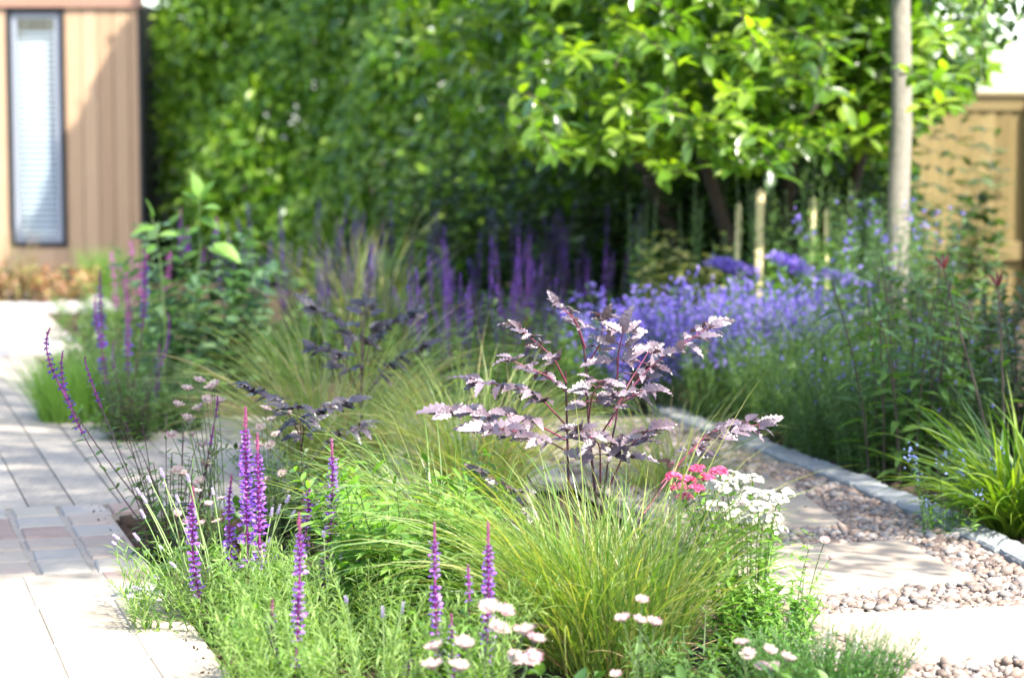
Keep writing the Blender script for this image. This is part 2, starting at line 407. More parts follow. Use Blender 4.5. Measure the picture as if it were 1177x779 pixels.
# edging row between gravel path and the right border
edge_px = [(760, 470), (800, 489), (858, 508), (930, 535), (1010, 567), (1090, 600), (1177, 642), (1300, 708), (1400, 775), (1480, 840)]
edge = np.array([G(a, b)[:2] for a, b in edge_px])
seg = np.concatenate([[0], np.cumsum(np.linalg.norm(np.diff(edge, axis=0), axis=1))])
def along(s):
    p = np.array([np.interp(s, seg, edge[:, 0]), np.interp(s, seg, edge[:, 1])])
    q = np.array([np.interp(s + .03, seg, edge[:, 0]), np.interp(s + .03, seg, edge[:, 1])]); o = np.array([np.interp(s - .03, seg, edge[:, 0]), np.interp(s - .03, seg, edge[:, 1])])
    return p, nrm((q - o)[None])[0]
# gravel path bed
m = MB(); ss = np.linspace(0, seg[-1], 40)
L = []; Rr = []
for s in ss:
    p, t = along(s); nn = np.array([t[1], -t[0]])
    if nn[0] > 0: nn = -nn
    L.append((*(p + nn * .05), -.022)); Rr.append((*(p + nn * 1.05), -.022))
n = len(ss); m.raw(L + Rr, [(i, i + 1, n + i + 1, n + i) for i in range(n - 1)])
tag(m.build('path', M['gravelbase']), kind='structure')
EDGES = []; s = .05; k = 0
proto_len = .205
while s < seg[-1] - .25:
    ln = U(.17, .235); p, t = along(s + ln / 2); wd = U(.058, .066)
    m = MB(); lo, hi = np.array([-wd, -ln / 2 + .007, -.07]), np.array([wd, ln / 2 - .007, .022 + U(-.007, .007)])
    # irregular hewn top
    bx = MB(); nx, ny = 4, 6
    gx = np.linspace(-1, 1, nx); gyv = np.linspace(-1, 1, ny)
    V = []; F = []
    for ring, (zz, ins) in enumerate([(-.07, 0), (hi[2] - .008, 0), (hi[2], .007)]):
        pts = []
        for q in np.linspace(0, 1, 5)[:-1]: pts.append((-wd + ins + 2 * (wd - ins) * q, lo[1] + ins))
        for q in np.linspace(0, 1, 7)[:-1]: pts.append((wd - ins, lo[1] + ins + (hi[1] - lo[1] - 2 * ins) * q))
        for q in np.linspace(0, 1, 5)[:-1]: pts.append((wd - ins - 2 * (wd - ins) * q, hi[1] - ins))
        for q in np.linspace(0, 1, 7)[:-1]: pts.append((-wd + ins, hi[1] - ins - (hi[1] - lo[1] - 2 * ins) * q))
        jj = rng.normal(0, .0018, (len(pts), 3))
        V += [(x + a[0], y + a[1], zz + a[2]) for (x, y), a in zip(pts, jj)]
    N = 20
    for rg in range(2):
        F += [(rg * N + i, rg * N + (i + 1) % N, rg * N + N + (i + 1) % N, rg * N + N + i) for i in range(N)]
    m.raw(V, F, 0, rng.random())
    m.F.append(np.array([[2 * N + i for i in range(N)]])); m.M.append(np.array([0]))
    o = m.build('edging_stone', M['edging'], smooth=False)
    o.location = (p[0], p[1], 0); o.rotation_euler = (0, 0, math.atan2(-t[0], t[1]))
    EDGES.append((p[0], p[1], o))
    s += ln; k += 1

for px_, py_, o in EDGES:
    if py_ < 7.0: lab = 'sunlit grey edging stone in the front stretch of the row, past the daylily'
    elif py_ < 7.9: lab = 'grey edging stone in front of the daylily and the sky blue flowers'
    elif py_ < 8.7: lab = 'shaded grey edging stone level with the shaded stepping stone'
    elif py_ < 9.9: lab = 'shaded grey edging stone in front of the dense catmint mounds'
    else: lab = 'shaded grey edging stone at the far end of the row, behind the purple plant'
    tag(o, lab, 'edging stone', 'stones edging the gravel path')
# stepping slabs
def slab(pxs, label):
    pts = np.array([G(a, b, .01)[:2] for a, b in pxs]); c = pts.mean(0)
    per = []
    for i in range(len(pts)):
        a, b = pts[i], pts[(i + 1) % len(pts)]
        for q in np.linspace(0, 1, 9)[:-1]: per.append(a + (b - a) * q + rng.normal(0, .004, 2))
    per = np.array(per) - c; N = len(per); V = []; F = []
    for zz, ins in [(-.05, 1.0), (.004, 1.0), (.010, .985), (.0115, .5)]:
        for x, y in per: V.append((x * ins, y * ins, zz + U(-.0012, .0012)))
    for rg in range(3): F += [(rg * N + i, rg * N + (i + 1) % N, rg * N + N + (i + 1) % N, rg * N + N + i) for i in range(N)]
    m = MB(); m.raw(V, F); m.F.append(np.array([[3 * N + i for i in range(N)]])); m.M.append(np.array([0]))
    o = m.build('stepping_stone', M['slab'], smooth=False); o.location = (c[0], c[1], 0)
    tag(o, label, 'stepping stone', 'stepping stones in the gravel path')
    return pts
slabs = [
    slab([(800, 545), (905, 553), (972, 603), (820, 606)], 'shaded flat stepping stone behind the white flowers in the gravel path'),
    slab([(800, 632), (1040, 619), (1122, 664), (960, 680), (780, 684)], 'dappled buff stepping stone in the middle of the gravel path'),
    slab([(905, 706), (1290, 690), (1340, 745), (1060, 760)], 'bright sunlit stepping stone beside the feathery dwarf plant'),
]
def inside(pt, poly):
    x, y = pt[:, 0], pt[:, 1]; r = np.zeros(len(pt), bool); n = len(poly)
    for i in range(n):
        x0, y0 = poly[i]; x1, y1 = poly[(i + 1) % n]
        with np.errstate(divide='ignore', invalid='ignore'):
            r ^= ((y0 > y) != (y1 > y)) & (x < (x1 - x0) * (y - y0) / (y1 - y0) + x0)
    return r
# pebbles
N = 32000
s_ = U(0.4, seg[-1], N); pp = np.stack([np.interp(s_, seg, edge[:, 0]), np.interp(s_, seg, edge[:, 1])], 1)
tq = nrm(np.stack([np.interp(s_ + .03, seg, edge[:, 0]) - np.interp(s_ - .03, seg, edge[:, 0]), np.interp(s_ + .03, seg, edge[:, 1]) - np.interp(s_ - .03, seg, edge[:, 1])], 1))
nn = np.stack([tq[:, 1], -tq[:, 0]], 1); nn[nn[:, 0] > 0] *= -1
pp = pp + nn * U(.075, 1.0, N)[:, None]
keep = ~(inside(pp, slabs[0]) | inside(pp, slabs[1]) | inside(pp, slabs[2])) & (pp[:, 1] > 5.2)
pp = pp[keep]; N = len(pp)
sz = np.exp(rng.normal(math.log(.0098), .38, N)).clip(.004, .024)
m = MB()
tv = ICO1[0].copy()
for var in range(4):
    sel = np.arange(N) % 4 == var
    tvv = tv * (1 + rng.normal(0, .07, (len(tv), 1)))
    kk = sel.sum(); up = nrm(rng.normal(0, .35, (kk, 3)) + [0, 0, 1]); d = sph(kk); d[:, 2] *= .2
    B = basis(d, up, sz[sel] * U(.75, 1.0, kk), sz[sel] * U(1.0, 1.5, kk), sz[sel] * U(.5, .8, kk))
    T = np.column_stack([pp[sel], -.016 + U(0, .016, kk) + sz[sel] * .3])
    m.inst((tvv, ICO1[1]), B, T)
tag(m.build('gravel', M['pebble']), kind='stuff')
# soil crumbs in the bed edges
m = MB(); N = 3500
uu = U(.0, .5, N); vv = U(-2.8, .0, N); T = np.array([UV(a, b, -.035) for a, b in zip(uu, vv)])
T2 = np.array([along(q)[0] for q in U(.4, seg[-1], N)]); T2 = np.column_stack([T2 + np.column_stack([U(.06, .5, N), U(0, .1, N)]), np.full(N, -.035)])
T = np.concatenate([T, T2]); zz = np.exp(rng.normal(math.log(.009), .5, 2 * N))
m.inst(ICO1, basis(sph(2 * N), [0, 0, 1.], zz, zz * 1.3, zz * .8), T)
N = 900; uu = -np.abs(rng.normal(0, .45, N)); vv = U(-2.9, .2, N); zz = np.exp(rng.normal(math.log(.0028), .5, N)).clip(.001, .007)
sel = np.argsort(-uu)[:110]; m.inst(ICO1, basis(sph(N), [0, 0, 1.], zz, zz * 1.4, zz * .7)[sel] * .7, np.array([UV(a, b, .005) for a, b in zip(uu, vv)])[sel], 0, np.full(110, .5))
N = 260; ps = np.concatenate([q[rng.integers(0, len(q), N)] * .5 + q.mean(0) * .5 + rng.normal(0, .12, (N, 2)) for q in slabs]); zz = np.exp(rng.normal(math.log(.0035), .5, len(ps))).clip(.0015, .009)
m.inst(ICO1, (basis(sph(len(ps)), [0, 0, 1.], zz, zz * 1.4, zz * .7) * .7)[:24], np.column_stack([ps, np.full(len(ps), .013)])[:24])
tag(m.build('soil_crumbs', M['soil']), kind='stuff')

# ------------------------------------------------------------------ garden room
YB = 21.0
CORNER = P(161, 200, YB)[0]
def garden_room():
    xr = P(161, 200, YB)[0]; xl = xr - 5.2
    zt = P(100, 9, YB)[2]
    w0, w1 = P(8, 100, YB)[0], P(75, 100, YB)[0]
    zb = P(40, 284, YB)[2]
    root = thing('garden_room', 'cedar clad garden room with a tall blind covered window', 'building', (xr, YB, 0))
    b = root.location
    m = MB(); x = xl; 
    bwid = .142
    while x < xr - .01:
        x2 = min(x + bwid, xr)
        r = rng.random()
        lo, hi = max(x, w0), min(x2, w1)
        if hi - lo > .001:
            if x < w0 - .002: m.box((x + .002, YB, .08), (w0, YB + .02, zt), 0, r)
            if x2 > w1 + .002: m.box((w1, YB, .08), (x2 - .002, YB + .02, zt), 0, r)
            m.box((lo + .001, YB, .08), (hi - .001, YB + .02, zb), 0, r)
        else:
            m.box((x + .004, YB, .08), (x2 - .004, YB + .02 + .003 * r, zt), 0, r)
        x = x2
    m.box((xl, YB + .024, 0), (w0, YB + .1, zt), 1); m.box((w1, YB + .024, 0), (xr - .01, YB + .1, zt), 1); m.box((w0, YB + .025, 0), (w1, YB + .1, zb), 1)
    m.build('wall', [M['cedar'], M['darkpaint_shade']], root, False, base=b)
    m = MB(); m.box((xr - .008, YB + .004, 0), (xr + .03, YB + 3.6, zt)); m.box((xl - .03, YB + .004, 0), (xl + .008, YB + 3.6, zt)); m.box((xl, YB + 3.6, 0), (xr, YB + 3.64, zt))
    m.build('side_wall', M['darkpaint_shade'], root, False, base=b)  # shade between wall and hedge is put into this near-black colour
    m = MB(); m.box((xl - .05, YB - .035, zt + .002), (xr + .05, YB + .0, zt + .36)); m.build('fascia', M['cedartrim'], root, False, base=b)
    m = MB(); m.box((xl - .06, YB - .05, zt + .362), (xr + .06, YB + 3.7, zt + .42)); m.box((xl, YB + .003, zt + .003), (xr, YB + 3.6, zt + .05)); m.build('roof', M['roof'], root, False, base=b)
    m = MB(); m.box((xl, YB - .006, -.04), (xr, YB + .02, .078)); m.build('plinth', M['darkpaint_shade'], root, False, base=b)
    m = MB(); m.box((xl + .01, YB + .11, -.02), (xr - .02, YB + 3.5, .02)); m.box((xl + .01, YB + 2.5, .03), (xr - .02, YB + 2.52, zt)); m.build('interior', M['room'], root, False, base=b)
    # window
    fw = .045
    m = MB(); y0, y1 = YB - .012, YB + .08
    m.box((w0, y0, zb), (w0 + fw, y1, zt - .003)); m.box((w1 - fw, y0, zb), (w1, y1, zt - .003))
    m.box((w0 + fw, y0 + .001, zb), (w1 - fw, y1, zb + fw)); m.box((w0 + fw, y0 + .001, zt - fw), (w1 - fw, y1, zt - .004))
    win = m.build('window', M['darkpaint_shade'], root, False, base=b)
    a0, a1, c0, c1 = w0 + fw + .001, w1 - fw - .001, zb + fw + .001, zt - fw - .001
    m = MB(); f2 = .045; y2 = YB + .02
    m.box((a0, y2, c0), (a0 + f2, y1 + .01, c1)); m.box((a1 - f2, y2, c0), (a1, y1 + .01, c1)); m.box((a0 + f2, y2 + .001, c0), (a1 - f2, y1 + .01, c0 + f2)); m.box((a0 + f2, y2 + .001, c1 - f2), (a1 - f2, y1 + .01, c1))
    m.build('frame', M['greyframe'], win, False, base=b)
    m = MB(); m.box((a0 + f2, YB + .05, c0 + f2), (a1 - f2, YB + .056, c1 - f2)); m.build('pane', M['glass'], win, False, base=b)
    m = MB(); z = c0 + .06
    while z < c1 - .16:
        m.raw([(a0 + .02, YB + .12, z), (a1 - .02, YB + .12, z), (a1 - .02, YB + .140, z + .036), (a0 + .02, YB + .140, z + .036)], [(0, 1, 2, 3)]); z += .052
    m.box((a0 + .01, YB + .115, c1 - .05), (a1 - .01, YB + .15, c1 - .02))
    for q in (.25, .75): m.box((a0 + (a1 - a0) * q - .002, YB + .117, c0 + .05), (a0 + (a1 - a0) * q + .002, YB + .119, c1 - .05))
    m.build('blind', M['blind'], win, False, base=b)
garden_room()

# ------------------------------------------------------------------ fence
def fence():
    YF = 17.0; x0 = 1.9; x1 = 6.2
    zt = P(1130, 106, YF)[2]
    post_x = P(1181, 200, YF)[0]
    root = thing('fence', 'tall closeboard timber fence behind the laurel and the young tree', 'fence', (x0, YF, 0)); b = root.location
    m = MB(); x = x0
    while x < x1:
        r = rng.random(); 
        m.raw([(x, YF, 0), (x + .125, YF - .018, 0), (x + .125, YF - .018, zt - .07), (x, YF, zt - .07), (x, YF + .01, 0), (x + .125, YF + .0, 0), (x + .125, YF + .0, zt - .07), (x, YF + .01, zt - .07)],
              [(0, 1, 2, 3), (1, 5, 6, 2), (5, 4, 7, 6), (4, 0, 3, 7), (3, 2, 6, 7)], 0, r); x += .118
    m.build('panel', M['fence'], root, False, base=b)
    m = MB(); m.box((x0, YF - .05, zt - .028), (x1, YF + .05, zt), ch=.006); m.build('cap_rail', M['fencerail'], root, False, base=b)
    m = MB(); m.box((x0, YF - .028, zt - .135), (x1, YF - .0185, zt - .03)); m.build('top_rail', M['fencerail'], root, False, base=b)
    zr = P(1130, 278, YF)[2]
    m = MB(); m.box((x0, YF - .05, zr - .13), (x1, YF - .019, zr), ch=.006); m.build('lower_rail', M['fencerail'], root, False, base=b)
    for px_ in (post_x + .04, post_x - 1.78):
        m = MB(); m.box((px_ - .05, YF - .10, 0), (px_ + .05, YF - .052, zt - .03), ch=.005); m.build('post', M['fence'], root, False, base=b)
fence()
stk = [(848, 226, 300, 6, 'thin stake coloured as sunlit, next to the widest stake'), (871, 210, 335, 9, 'tallest and widest stake coloured as sunlit under the laurel'),
       (932, 218, 330, 7, 'medium stake coloured as sunlit between the widest stake and the trunk'), (953, 232, 320, 5, 'thin stake coloured as sunlit closest to the young tree')]
for px_, t, bb, wd, lab in stk:  # slim stakes stand in for strips of sun behind the laurel
    Y = 13.6; p = P(px_, t, Y); hw = wd / 2 / (FPX / Y)
    m = MB(); tz = p[2]
    m.box((-hw, -.012, 0), (hw, .012, tz - .03), 0, rng.random()); 
    m.raw([(-hw, -.012, tz - .03), (hw, -.012, tz - .03), (hw, .012, tz - .03), (-hw, .012, tz - .03), (0, 0, tz)], [(0, 1, 4), (1, 2, 4), (2, 3, 4), (3, 0, 4)], 0, .5)
    o = m.build('sun_strip_stake', M['stake'], None, False); o.location = (p[0], Y, -.03); o.rotation_euler = (0, U(-.02, .02), 0)
    tag(o, lab, 'stake', 'stakes in place of sun strips under the laurel')

# ------------------------------------------------------------------ hedge, laurel and trees
def laurel_hedge():
    A, Bp = np.array([-2.62, 21.9]), np.array([2.3, 16.2])
    d = nrm((Bp - A)[None])[0]; Ln = np.linalg.norm(Bp - A); nout = np.array([d[1], -d[0]]); nout = nout if nout[0] < 0 else -nout
    root = thing('laurel_hedge', 'tall dense clipped laurel hedge beside the garden room', 'hedge', (A[0], A[1], 0))
    bs = np.array([A[0], A[1], 0])
    H = 4.3
    def bottom(l): return np.interp(l / Ln, [0, .35, .5, .75, 1], [.05, .1, .35, .75, .85])
    m = MB()
    N = 33000
    clear = lambda q: ((q[:, 0] - CORNER) / q[:, 1] * 0 + q[:, 0] > CORNER + .07 + np.maximum(0, q[:, 1] - 21.0) * .03)
    l = U(-1.3, Ln, N); q = rng.random(N) ** 1.2; z = bottom(l) + (H - bottom(l)) * q
    dep = .28 * rng.random(N) ** 1.5
    bulge = .16 * np.sin(l * 1.7 + z * 1.1) + .10 * np.sin(l * 3.9 - z * 2.7 + 1) + .22 * np.sin(z * .9 + l * .5)
    lower = np.clip((bottom(l) + .5 - z) / .5, 0, 1); bulge -= lower * .35 * rng.random(N)
    pos = np.column_stack([A[0] + d[0] * l, A[1] + d[1] * l]) + nout * (.45 + bulge - dep)[:, None]
    pos = np.column_stack([pos, z])
    nrmv = np.column_stack([np.tile(nout, (N, 1)), np.full(N, .55)]) + rng.normal(0, .45, (N, 3))
    dirs = sph(N) + np.column_stack([np.tile(nout * .35, (N, 1)), np.full(N, -.25)]); dirs = dirs - nrm(nrmv) * np.sum(dirs * nrm(nrmv), 1, keepdims=True) * .75
    s = U(.075, .145, N); k_ = clear(pos)
    m.inst(LAUREL, basis(dirs, nrmv, s, s, s)[k_], pos[k_])
    NE = 3600; pe = np.column_stack([U(CORNER + .07, CORNER + .9, NE), U(21.3, 23.4, NE), U(.0, 4.3, NE)]); s = U(.08, .15, NE)
    m.inst(LAUREL, basis(sph(NE) + [-.2, -.4, -.2], sph(NE) + [-.3, -.7, .5], s, s, s), pe)
    # deeper filling leaves
    N2 = 9000; l = U(-1.3, Ln, N2); z = .05 + (H - .2) * rng.random(N2)
    pos = np.column_stack([np.column_stack([A[0] + d[0] * l, A[1] + d[1] * l]) + nout * (U(-.6, .2, N2) - .25 * (z < bottom(l) + .15))[:, None], z])
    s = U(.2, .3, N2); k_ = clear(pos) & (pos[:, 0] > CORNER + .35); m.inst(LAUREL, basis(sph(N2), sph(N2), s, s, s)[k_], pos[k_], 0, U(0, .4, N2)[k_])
    # top
    N3 = 4000; l = U(-1.3, Ln, N3); pos = np.column_stack([np.column_stack([A[0] + d[0] * l, A[1] + d[1] * l]) + nout * U(-.6, .55, N3)[:, None], np.full(N3, H) + U(-.1, .12, N3)])
    s = U(.09, .16, N3); k_ = clear(pos); m.inst(LAUREL, basis(sph(N3), [0, 0, 1.] + rng.normal(0, .4, (N3, 3)), s, s, s)[k_], pos[k_])
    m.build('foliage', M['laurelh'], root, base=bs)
    for k in range(11):
        ll = .5 + k * (Ln - .6) / 10.5; p0 = np.array([*(A + d * ll + nout * U(-.2, .1)), -.05]); p1 = p0 + np.array([U(-.25, .25), U(-.2, .2), 2.2])
        t = np.linspace(0, 1, 7)[:, None]; path = p0 + (p1 - p0) * t + rng.normal(0, .03, (7, 3)) * t
        m = MB(); m.tubes(path, np.linspace(.05, .03, 7), 7); m.build('trunk', M['darkbark'], root, base=bs)
laurel_hedge()

def laurel_bush():
    """large leaved laurel whose sunlit sprays hang in front of the fence"""
    base = np.array([1.7, 14.4, 0]); root = thing('laurel_bush', 'overhanging laurel bush with big glossy sunlit leaves beside the young tree', 'bush', base)
    m = MB(); ms = MB()
    # branch ends: (px,py,Y)
    sprays = []
    for _ in range(90):
        x_ = U(470, 660); sprays.append((x_, np.interp(x_, [470, 560, 660], [120, 165, 180]) - rng.random() * 260, U(13.6, 15.2)))
    for _ in range(45):
        x_ = U(1065, 1150); sprays.append((x_, np.interp(x_, [1065, 1150], [128, 70]) - rng.random() ** 1.2 * 90, U(13.2, 14.6)))
    for _ in range(280):
        px_ = U(615, 1075); low = np.interp(px_, [560, 650, 760, 900, 1000, 1075], [150, 165, 185, 180, 165, 120])
        py_ = low - (rng.random() ** 1.3) * (low + 130)
        sprays.append((px_, py_, U(11.9, 13.6)))
    for px_, py_ in [(795, 185), (840, 130), (870, 150), (760, 130), (720, 145), (890, 190), (960, 55), (980, 70), (955, 95), (790, 40), (780, 65), (870, 45), (860, 95), (1000, 150), (1075, 85), (1065, 60), (1085, 110), (1060, 25), (1040, 170), (930, 150), (650, 130), (640, 170),(1100,75),(1090,40)]:
        sprays.append((px_, py_, U(11.3, 11.9)))
    sprays = [(x, y, max(Y, U(13.1, 13.7)) if 975 < x < 1075 else Y) for x, y, Y in sprays]
    for px_, py_, Y in sprays:
        e = P(px_, py_, Y)
        outw = nrm(np.array([[U(-.5, .7), -1.0, U(-.45, .25)]]))[0]
        a = e - outw * U(.35, .5)
        t = np.linspace(0, 1, 5)[:, None]; path = a + (e - a) * t + np.array([0, 0, -.05]) * t * t
        ms.tubes(path, np.linspace(.006, .003, 5), 4)
        k = rng.integers(8, 14); tt = np.linspace(.15, 1, k); pos = np.stack([np.interp(tt, t[:, 0], path[:, i]) for i in range(3)], 1)
        az = np.arange(k) * 2.4 + U(0, 6); s1 = nrm(np.cross(outw, [0, 0, 1.])[None])[0]; s2 = np.cross(s1, outw)
        dirs = outw * .55 + s1 * np.cos(az)[:, None] + s2 * (np.sin(az) * .55)[:, None] + [0, 0, .05]
        s = U(.10, .165, k); up = np.array([0, -.25, 1.]) + rng.normal(0, .3, (k, 3))
        m.inst(LAUREL, basis(dirs, up, s, s, s), pos, 0, (.15 + .7 * rng.random()) * np.ones(k) + rng.normal(0, .12, k))
    # inner mass
    N = 9000; c = np.array([1.5, 14.2, 2.8]); q = sph(N) * (U(.55, 1, N) ** .5)[:, None] * [1.5, 1.2, 1.6]
    pos = c + q; pos = pos[(pos[:, 2] > 1.15) & (pos[:, 1] > 13.0)]; N = len(pos)
    pos = pos[~((pos[:, 0] > 2.55) & (pos[:, 2] > 1.5))]; N = len(pos)
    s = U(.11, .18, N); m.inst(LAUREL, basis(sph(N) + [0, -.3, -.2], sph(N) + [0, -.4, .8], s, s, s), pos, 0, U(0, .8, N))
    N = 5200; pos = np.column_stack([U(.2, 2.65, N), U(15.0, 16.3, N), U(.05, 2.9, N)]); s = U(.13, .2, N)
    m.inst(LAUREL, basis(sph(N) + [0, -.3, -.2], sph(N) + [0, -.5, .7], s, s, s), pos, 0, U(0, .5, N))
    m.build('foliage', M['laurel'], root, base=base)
    ms.build('twig', M['darkbark'], root, base=base)
    for dx, dy, tx, ty in [(-.2, 0, -.9, -.5), (.0, .1, .1, -.6), (.25, 0, .6, -.4), (-.45, .2, -1.3, -.1)]:
        t = np.linspace(0, 1, 8)[:, None]; p0 = base + [dx, dy, -.05]; p1 = p0 + [tx, ty, 2.6]
        m = MB(); m.tubes(p0 + (p1 - p0) * t ** np.array([1.4, 1.4, 1]), np.linspace(.055, .02, 8), 7); m.build('trunk', M['darkbark'], root, base=base)
laurel_bush()

S3 = np.array(SUN)
def shadow_xy(p): return p[:, :2] - S3[:2] * (p[:, 2:3] / S3[2])
def tree(name, label, base, top, r0, cl, per, ls, bark, group=None, extra=None, trunk_path=None, spread=.17):
    root = thing(name, label, 'tree', base, group); base = np.asarray(base, float)
    t = np.linspace(0, 1, 14)[:, None]
    path = base + (np.asarray(top) - base) * t + np.array([.02, 0, 0]) * np.sin(t * 7) if trunk_path is None else trunk_path
    tr = MB(); tr.tubes(path, np.interp(np.linspace(0, 1, len(path)), [0, .04, .5, 1], [r0 * 1.25, r0, r0 * .8, r0 * .3]), 14)
    m = MB()
    for p in cl:
        q = path[min(len(path) - 1, int(len(path) * np.clip((p[2] - .8 - base[2]) / (path[-1][2] - base[2]), .3, 1)))]
        tt = np.linspace(0, 1, 6)[:, None]; br = q + (p - q) * tt + np.array([0, 0, .25]) * np.sin(tt * math.pi)
        tr.tubes(br, np.linspace(.018, .004, 6), 4)
        pos = p + rng.normal(0, spread, (per, 3)); s = U(ls * .7, ls * 1.2, per)
        m.inst(BIRCH, basis(sph(per) + [0, 0, -.5], sph(per) + [0, 0, .8], s, s, s), pos)
    if extra: extra(m, tr)
    tr.build('trunk', bark, root, base=base)
    m.build('crown', M['treeleaf'], root, base=base)
    return root

def hanging(m, tr):
    for px_, y0, y1, dx in [(1112, -60, 38, 4), (1133, -60, 86, -6), (1150, -60, 30, 8), (1163, -60, 45, 3), (1177, -60, 40, 2), (1140, -60, 48, 10), (1120, -60, 20, -6), (1172, -60, 22, 6), (1070, -60, 18, -6), (1084, -60, 12, 3)]:
        Y = U(10.2, 11.2); tt = np.linspace(0, 1, 7); path = np.array([P(px_ + dx * a * a, y0 + (y1 - y0) * a, Y) for a in tt])
        tr.tubes(path, np.linspace(.0025, .001, 7), 4)
        a0 = path[0]; up = np.array([2.3, 12.4, 3.4]); q = np.linspace(0, 1, 6)[:, None]; tr.tubes(up + (a0 - up) * q + np.array([0, 0, .5]) * np.sin(q * math.pi), np.linspace(.008, .0025, 6), 4)
        k = 20; ta = rng.random(k); pos = np.stack([np.interp(ta, tt, path[:, i]) for i in range(3)], 1) + rng.normal(0, .014, (k, 3))
        s = U(.035, .055, k); m.inst(BIRCH, basis(np.column_stack([rng.normal(0, .5, (k, 2)), np.full(k, -1.)]), sph(k) + [0, -1, .2], s, s, s), pos, 0, U(0, 1, k))
TY = 12.7
tb = G(1028, 430); tb[2] = -.03
tp = np.array([P(a, b, TY) for a, b in [(1029, 430), (1030, 360), (1032, 280), (1033, 210), (1036, 150), (1036, 80), (1035, 0), (1034, -80), (1036, -200), (1040, -330), (1042, -480), (1046, -620)]])

def shade_clumps(pts, zlo, zhi):
    """crown clumps that shade the given ground (or wall) points"""
    z = U(zlo, zhi, len(pts)); t = (z - pts[:, 2]) / S3[2]
    return pts + S3 * t[:, None]
def rect(n, x0, x1, y0, y1): return np.column_stack([U(x0, x1, n), U(y0, y1, n), np.zeros(n)])
def uvrect(n, u0, u1, v0, v1): return np.array([UV(a, b) for a, b in zip(U(u0, u1, n), U(v0, v1, n))])
def not_on_laurel(c):
    hit = np.zeros(len(c), bool)
    for zz in (1.3, 1.9, 2.5, 3.1):
        q = c - S3 * ((c[:, 2] - zz) / S3[2])[:, None]; hit |= (q[:, 0] > .5) & (q[:, 0] < 3.3) & (q[:, 1] > 10.8) & (q[:, 1] < 13.8) & (c[:, 2] > zz)
    return ~hit
c1 = np.concatenate([shade_clumps(rect(110, -1.7, 1.0, 12.6, 15.5), 3.3, 5.6), shade_clumps(rect(25, -.6, .9, 11.0, 12.4), 3.3, 5.4)])
c1 = c1[not_on_laurel(c1)]
tree('young_tree', 'slim pale barked young tree rising in front of the fence', tp[0], tp[-1], .068, c1, 62, .075, M['bark'], extra=hanging, trunk_path=tp)
c2 = np.concatenate([shade_clumps(rect(95, 1.15, 3.4, 8.3, 11.4), 3.0, 5.8), shade_clumps(rect(34, .45, 1.3, 8.0, 10.3), 3.2, 5.5), shade_clumps(rect(9, .8, 1.6, 7.1, 7.9), 3.2, 5.5)])
c2 = c2[not_on_laurel(c2)]
tree('birch_tree', 'birch standing over the gravel path and shading the border by the fence', (4.9, 7.2, -.03), (4.3, 7.2, 6.4), .09, c2, 62, .075, M['bark'])
c3 = np.concatenate([shade_clumps(uvrect(95, -2.6, .15, -1.0, 4.4), 7.2, 9.8), shade_clumps(uvrect(46, -1.3, .05, -1.15, .1), 7.2, 9.0), shade_clumps(uvrect(34, -4.5, .6, 5.6, 7.4), 7.2, 9.5), shade_clumps(rect(9, -1.3, .9, 8.9, 11.4), 7.0, 9.5)])
c3 = c3[not_on_laurel(c3)]
tree('lime_tree', 'tall dark barked tree whose high crown shades the deck', (5.0, 4.6, -.03), (3.2, 5.2, 10.0), .16, c3, 75, .085, M['darkbark'])
# added unseen tree over the hedge, crown shaped for the slanting wall shade
n = 1100; wx = U(-4.75, -3.3, n); wz = U(-.1, 2.6, n)
ok = wz < 2.4 + (wx + 3.45) * 1.93 - .2
wp = np.column_stack([wx, np.full(n, 21.0), wz])[ok]
c4 = shade_clumps(wp, 5.2, 6.6)
tree('added_shade_tree', 'added unseen tree over the hedge, crown shaped to shade the garden room wall', (-.2, 20.6, -.03), (-1.2, 18.9, 6.6), .12, c4, 45, .10, M['darkbark'], spread=.05)

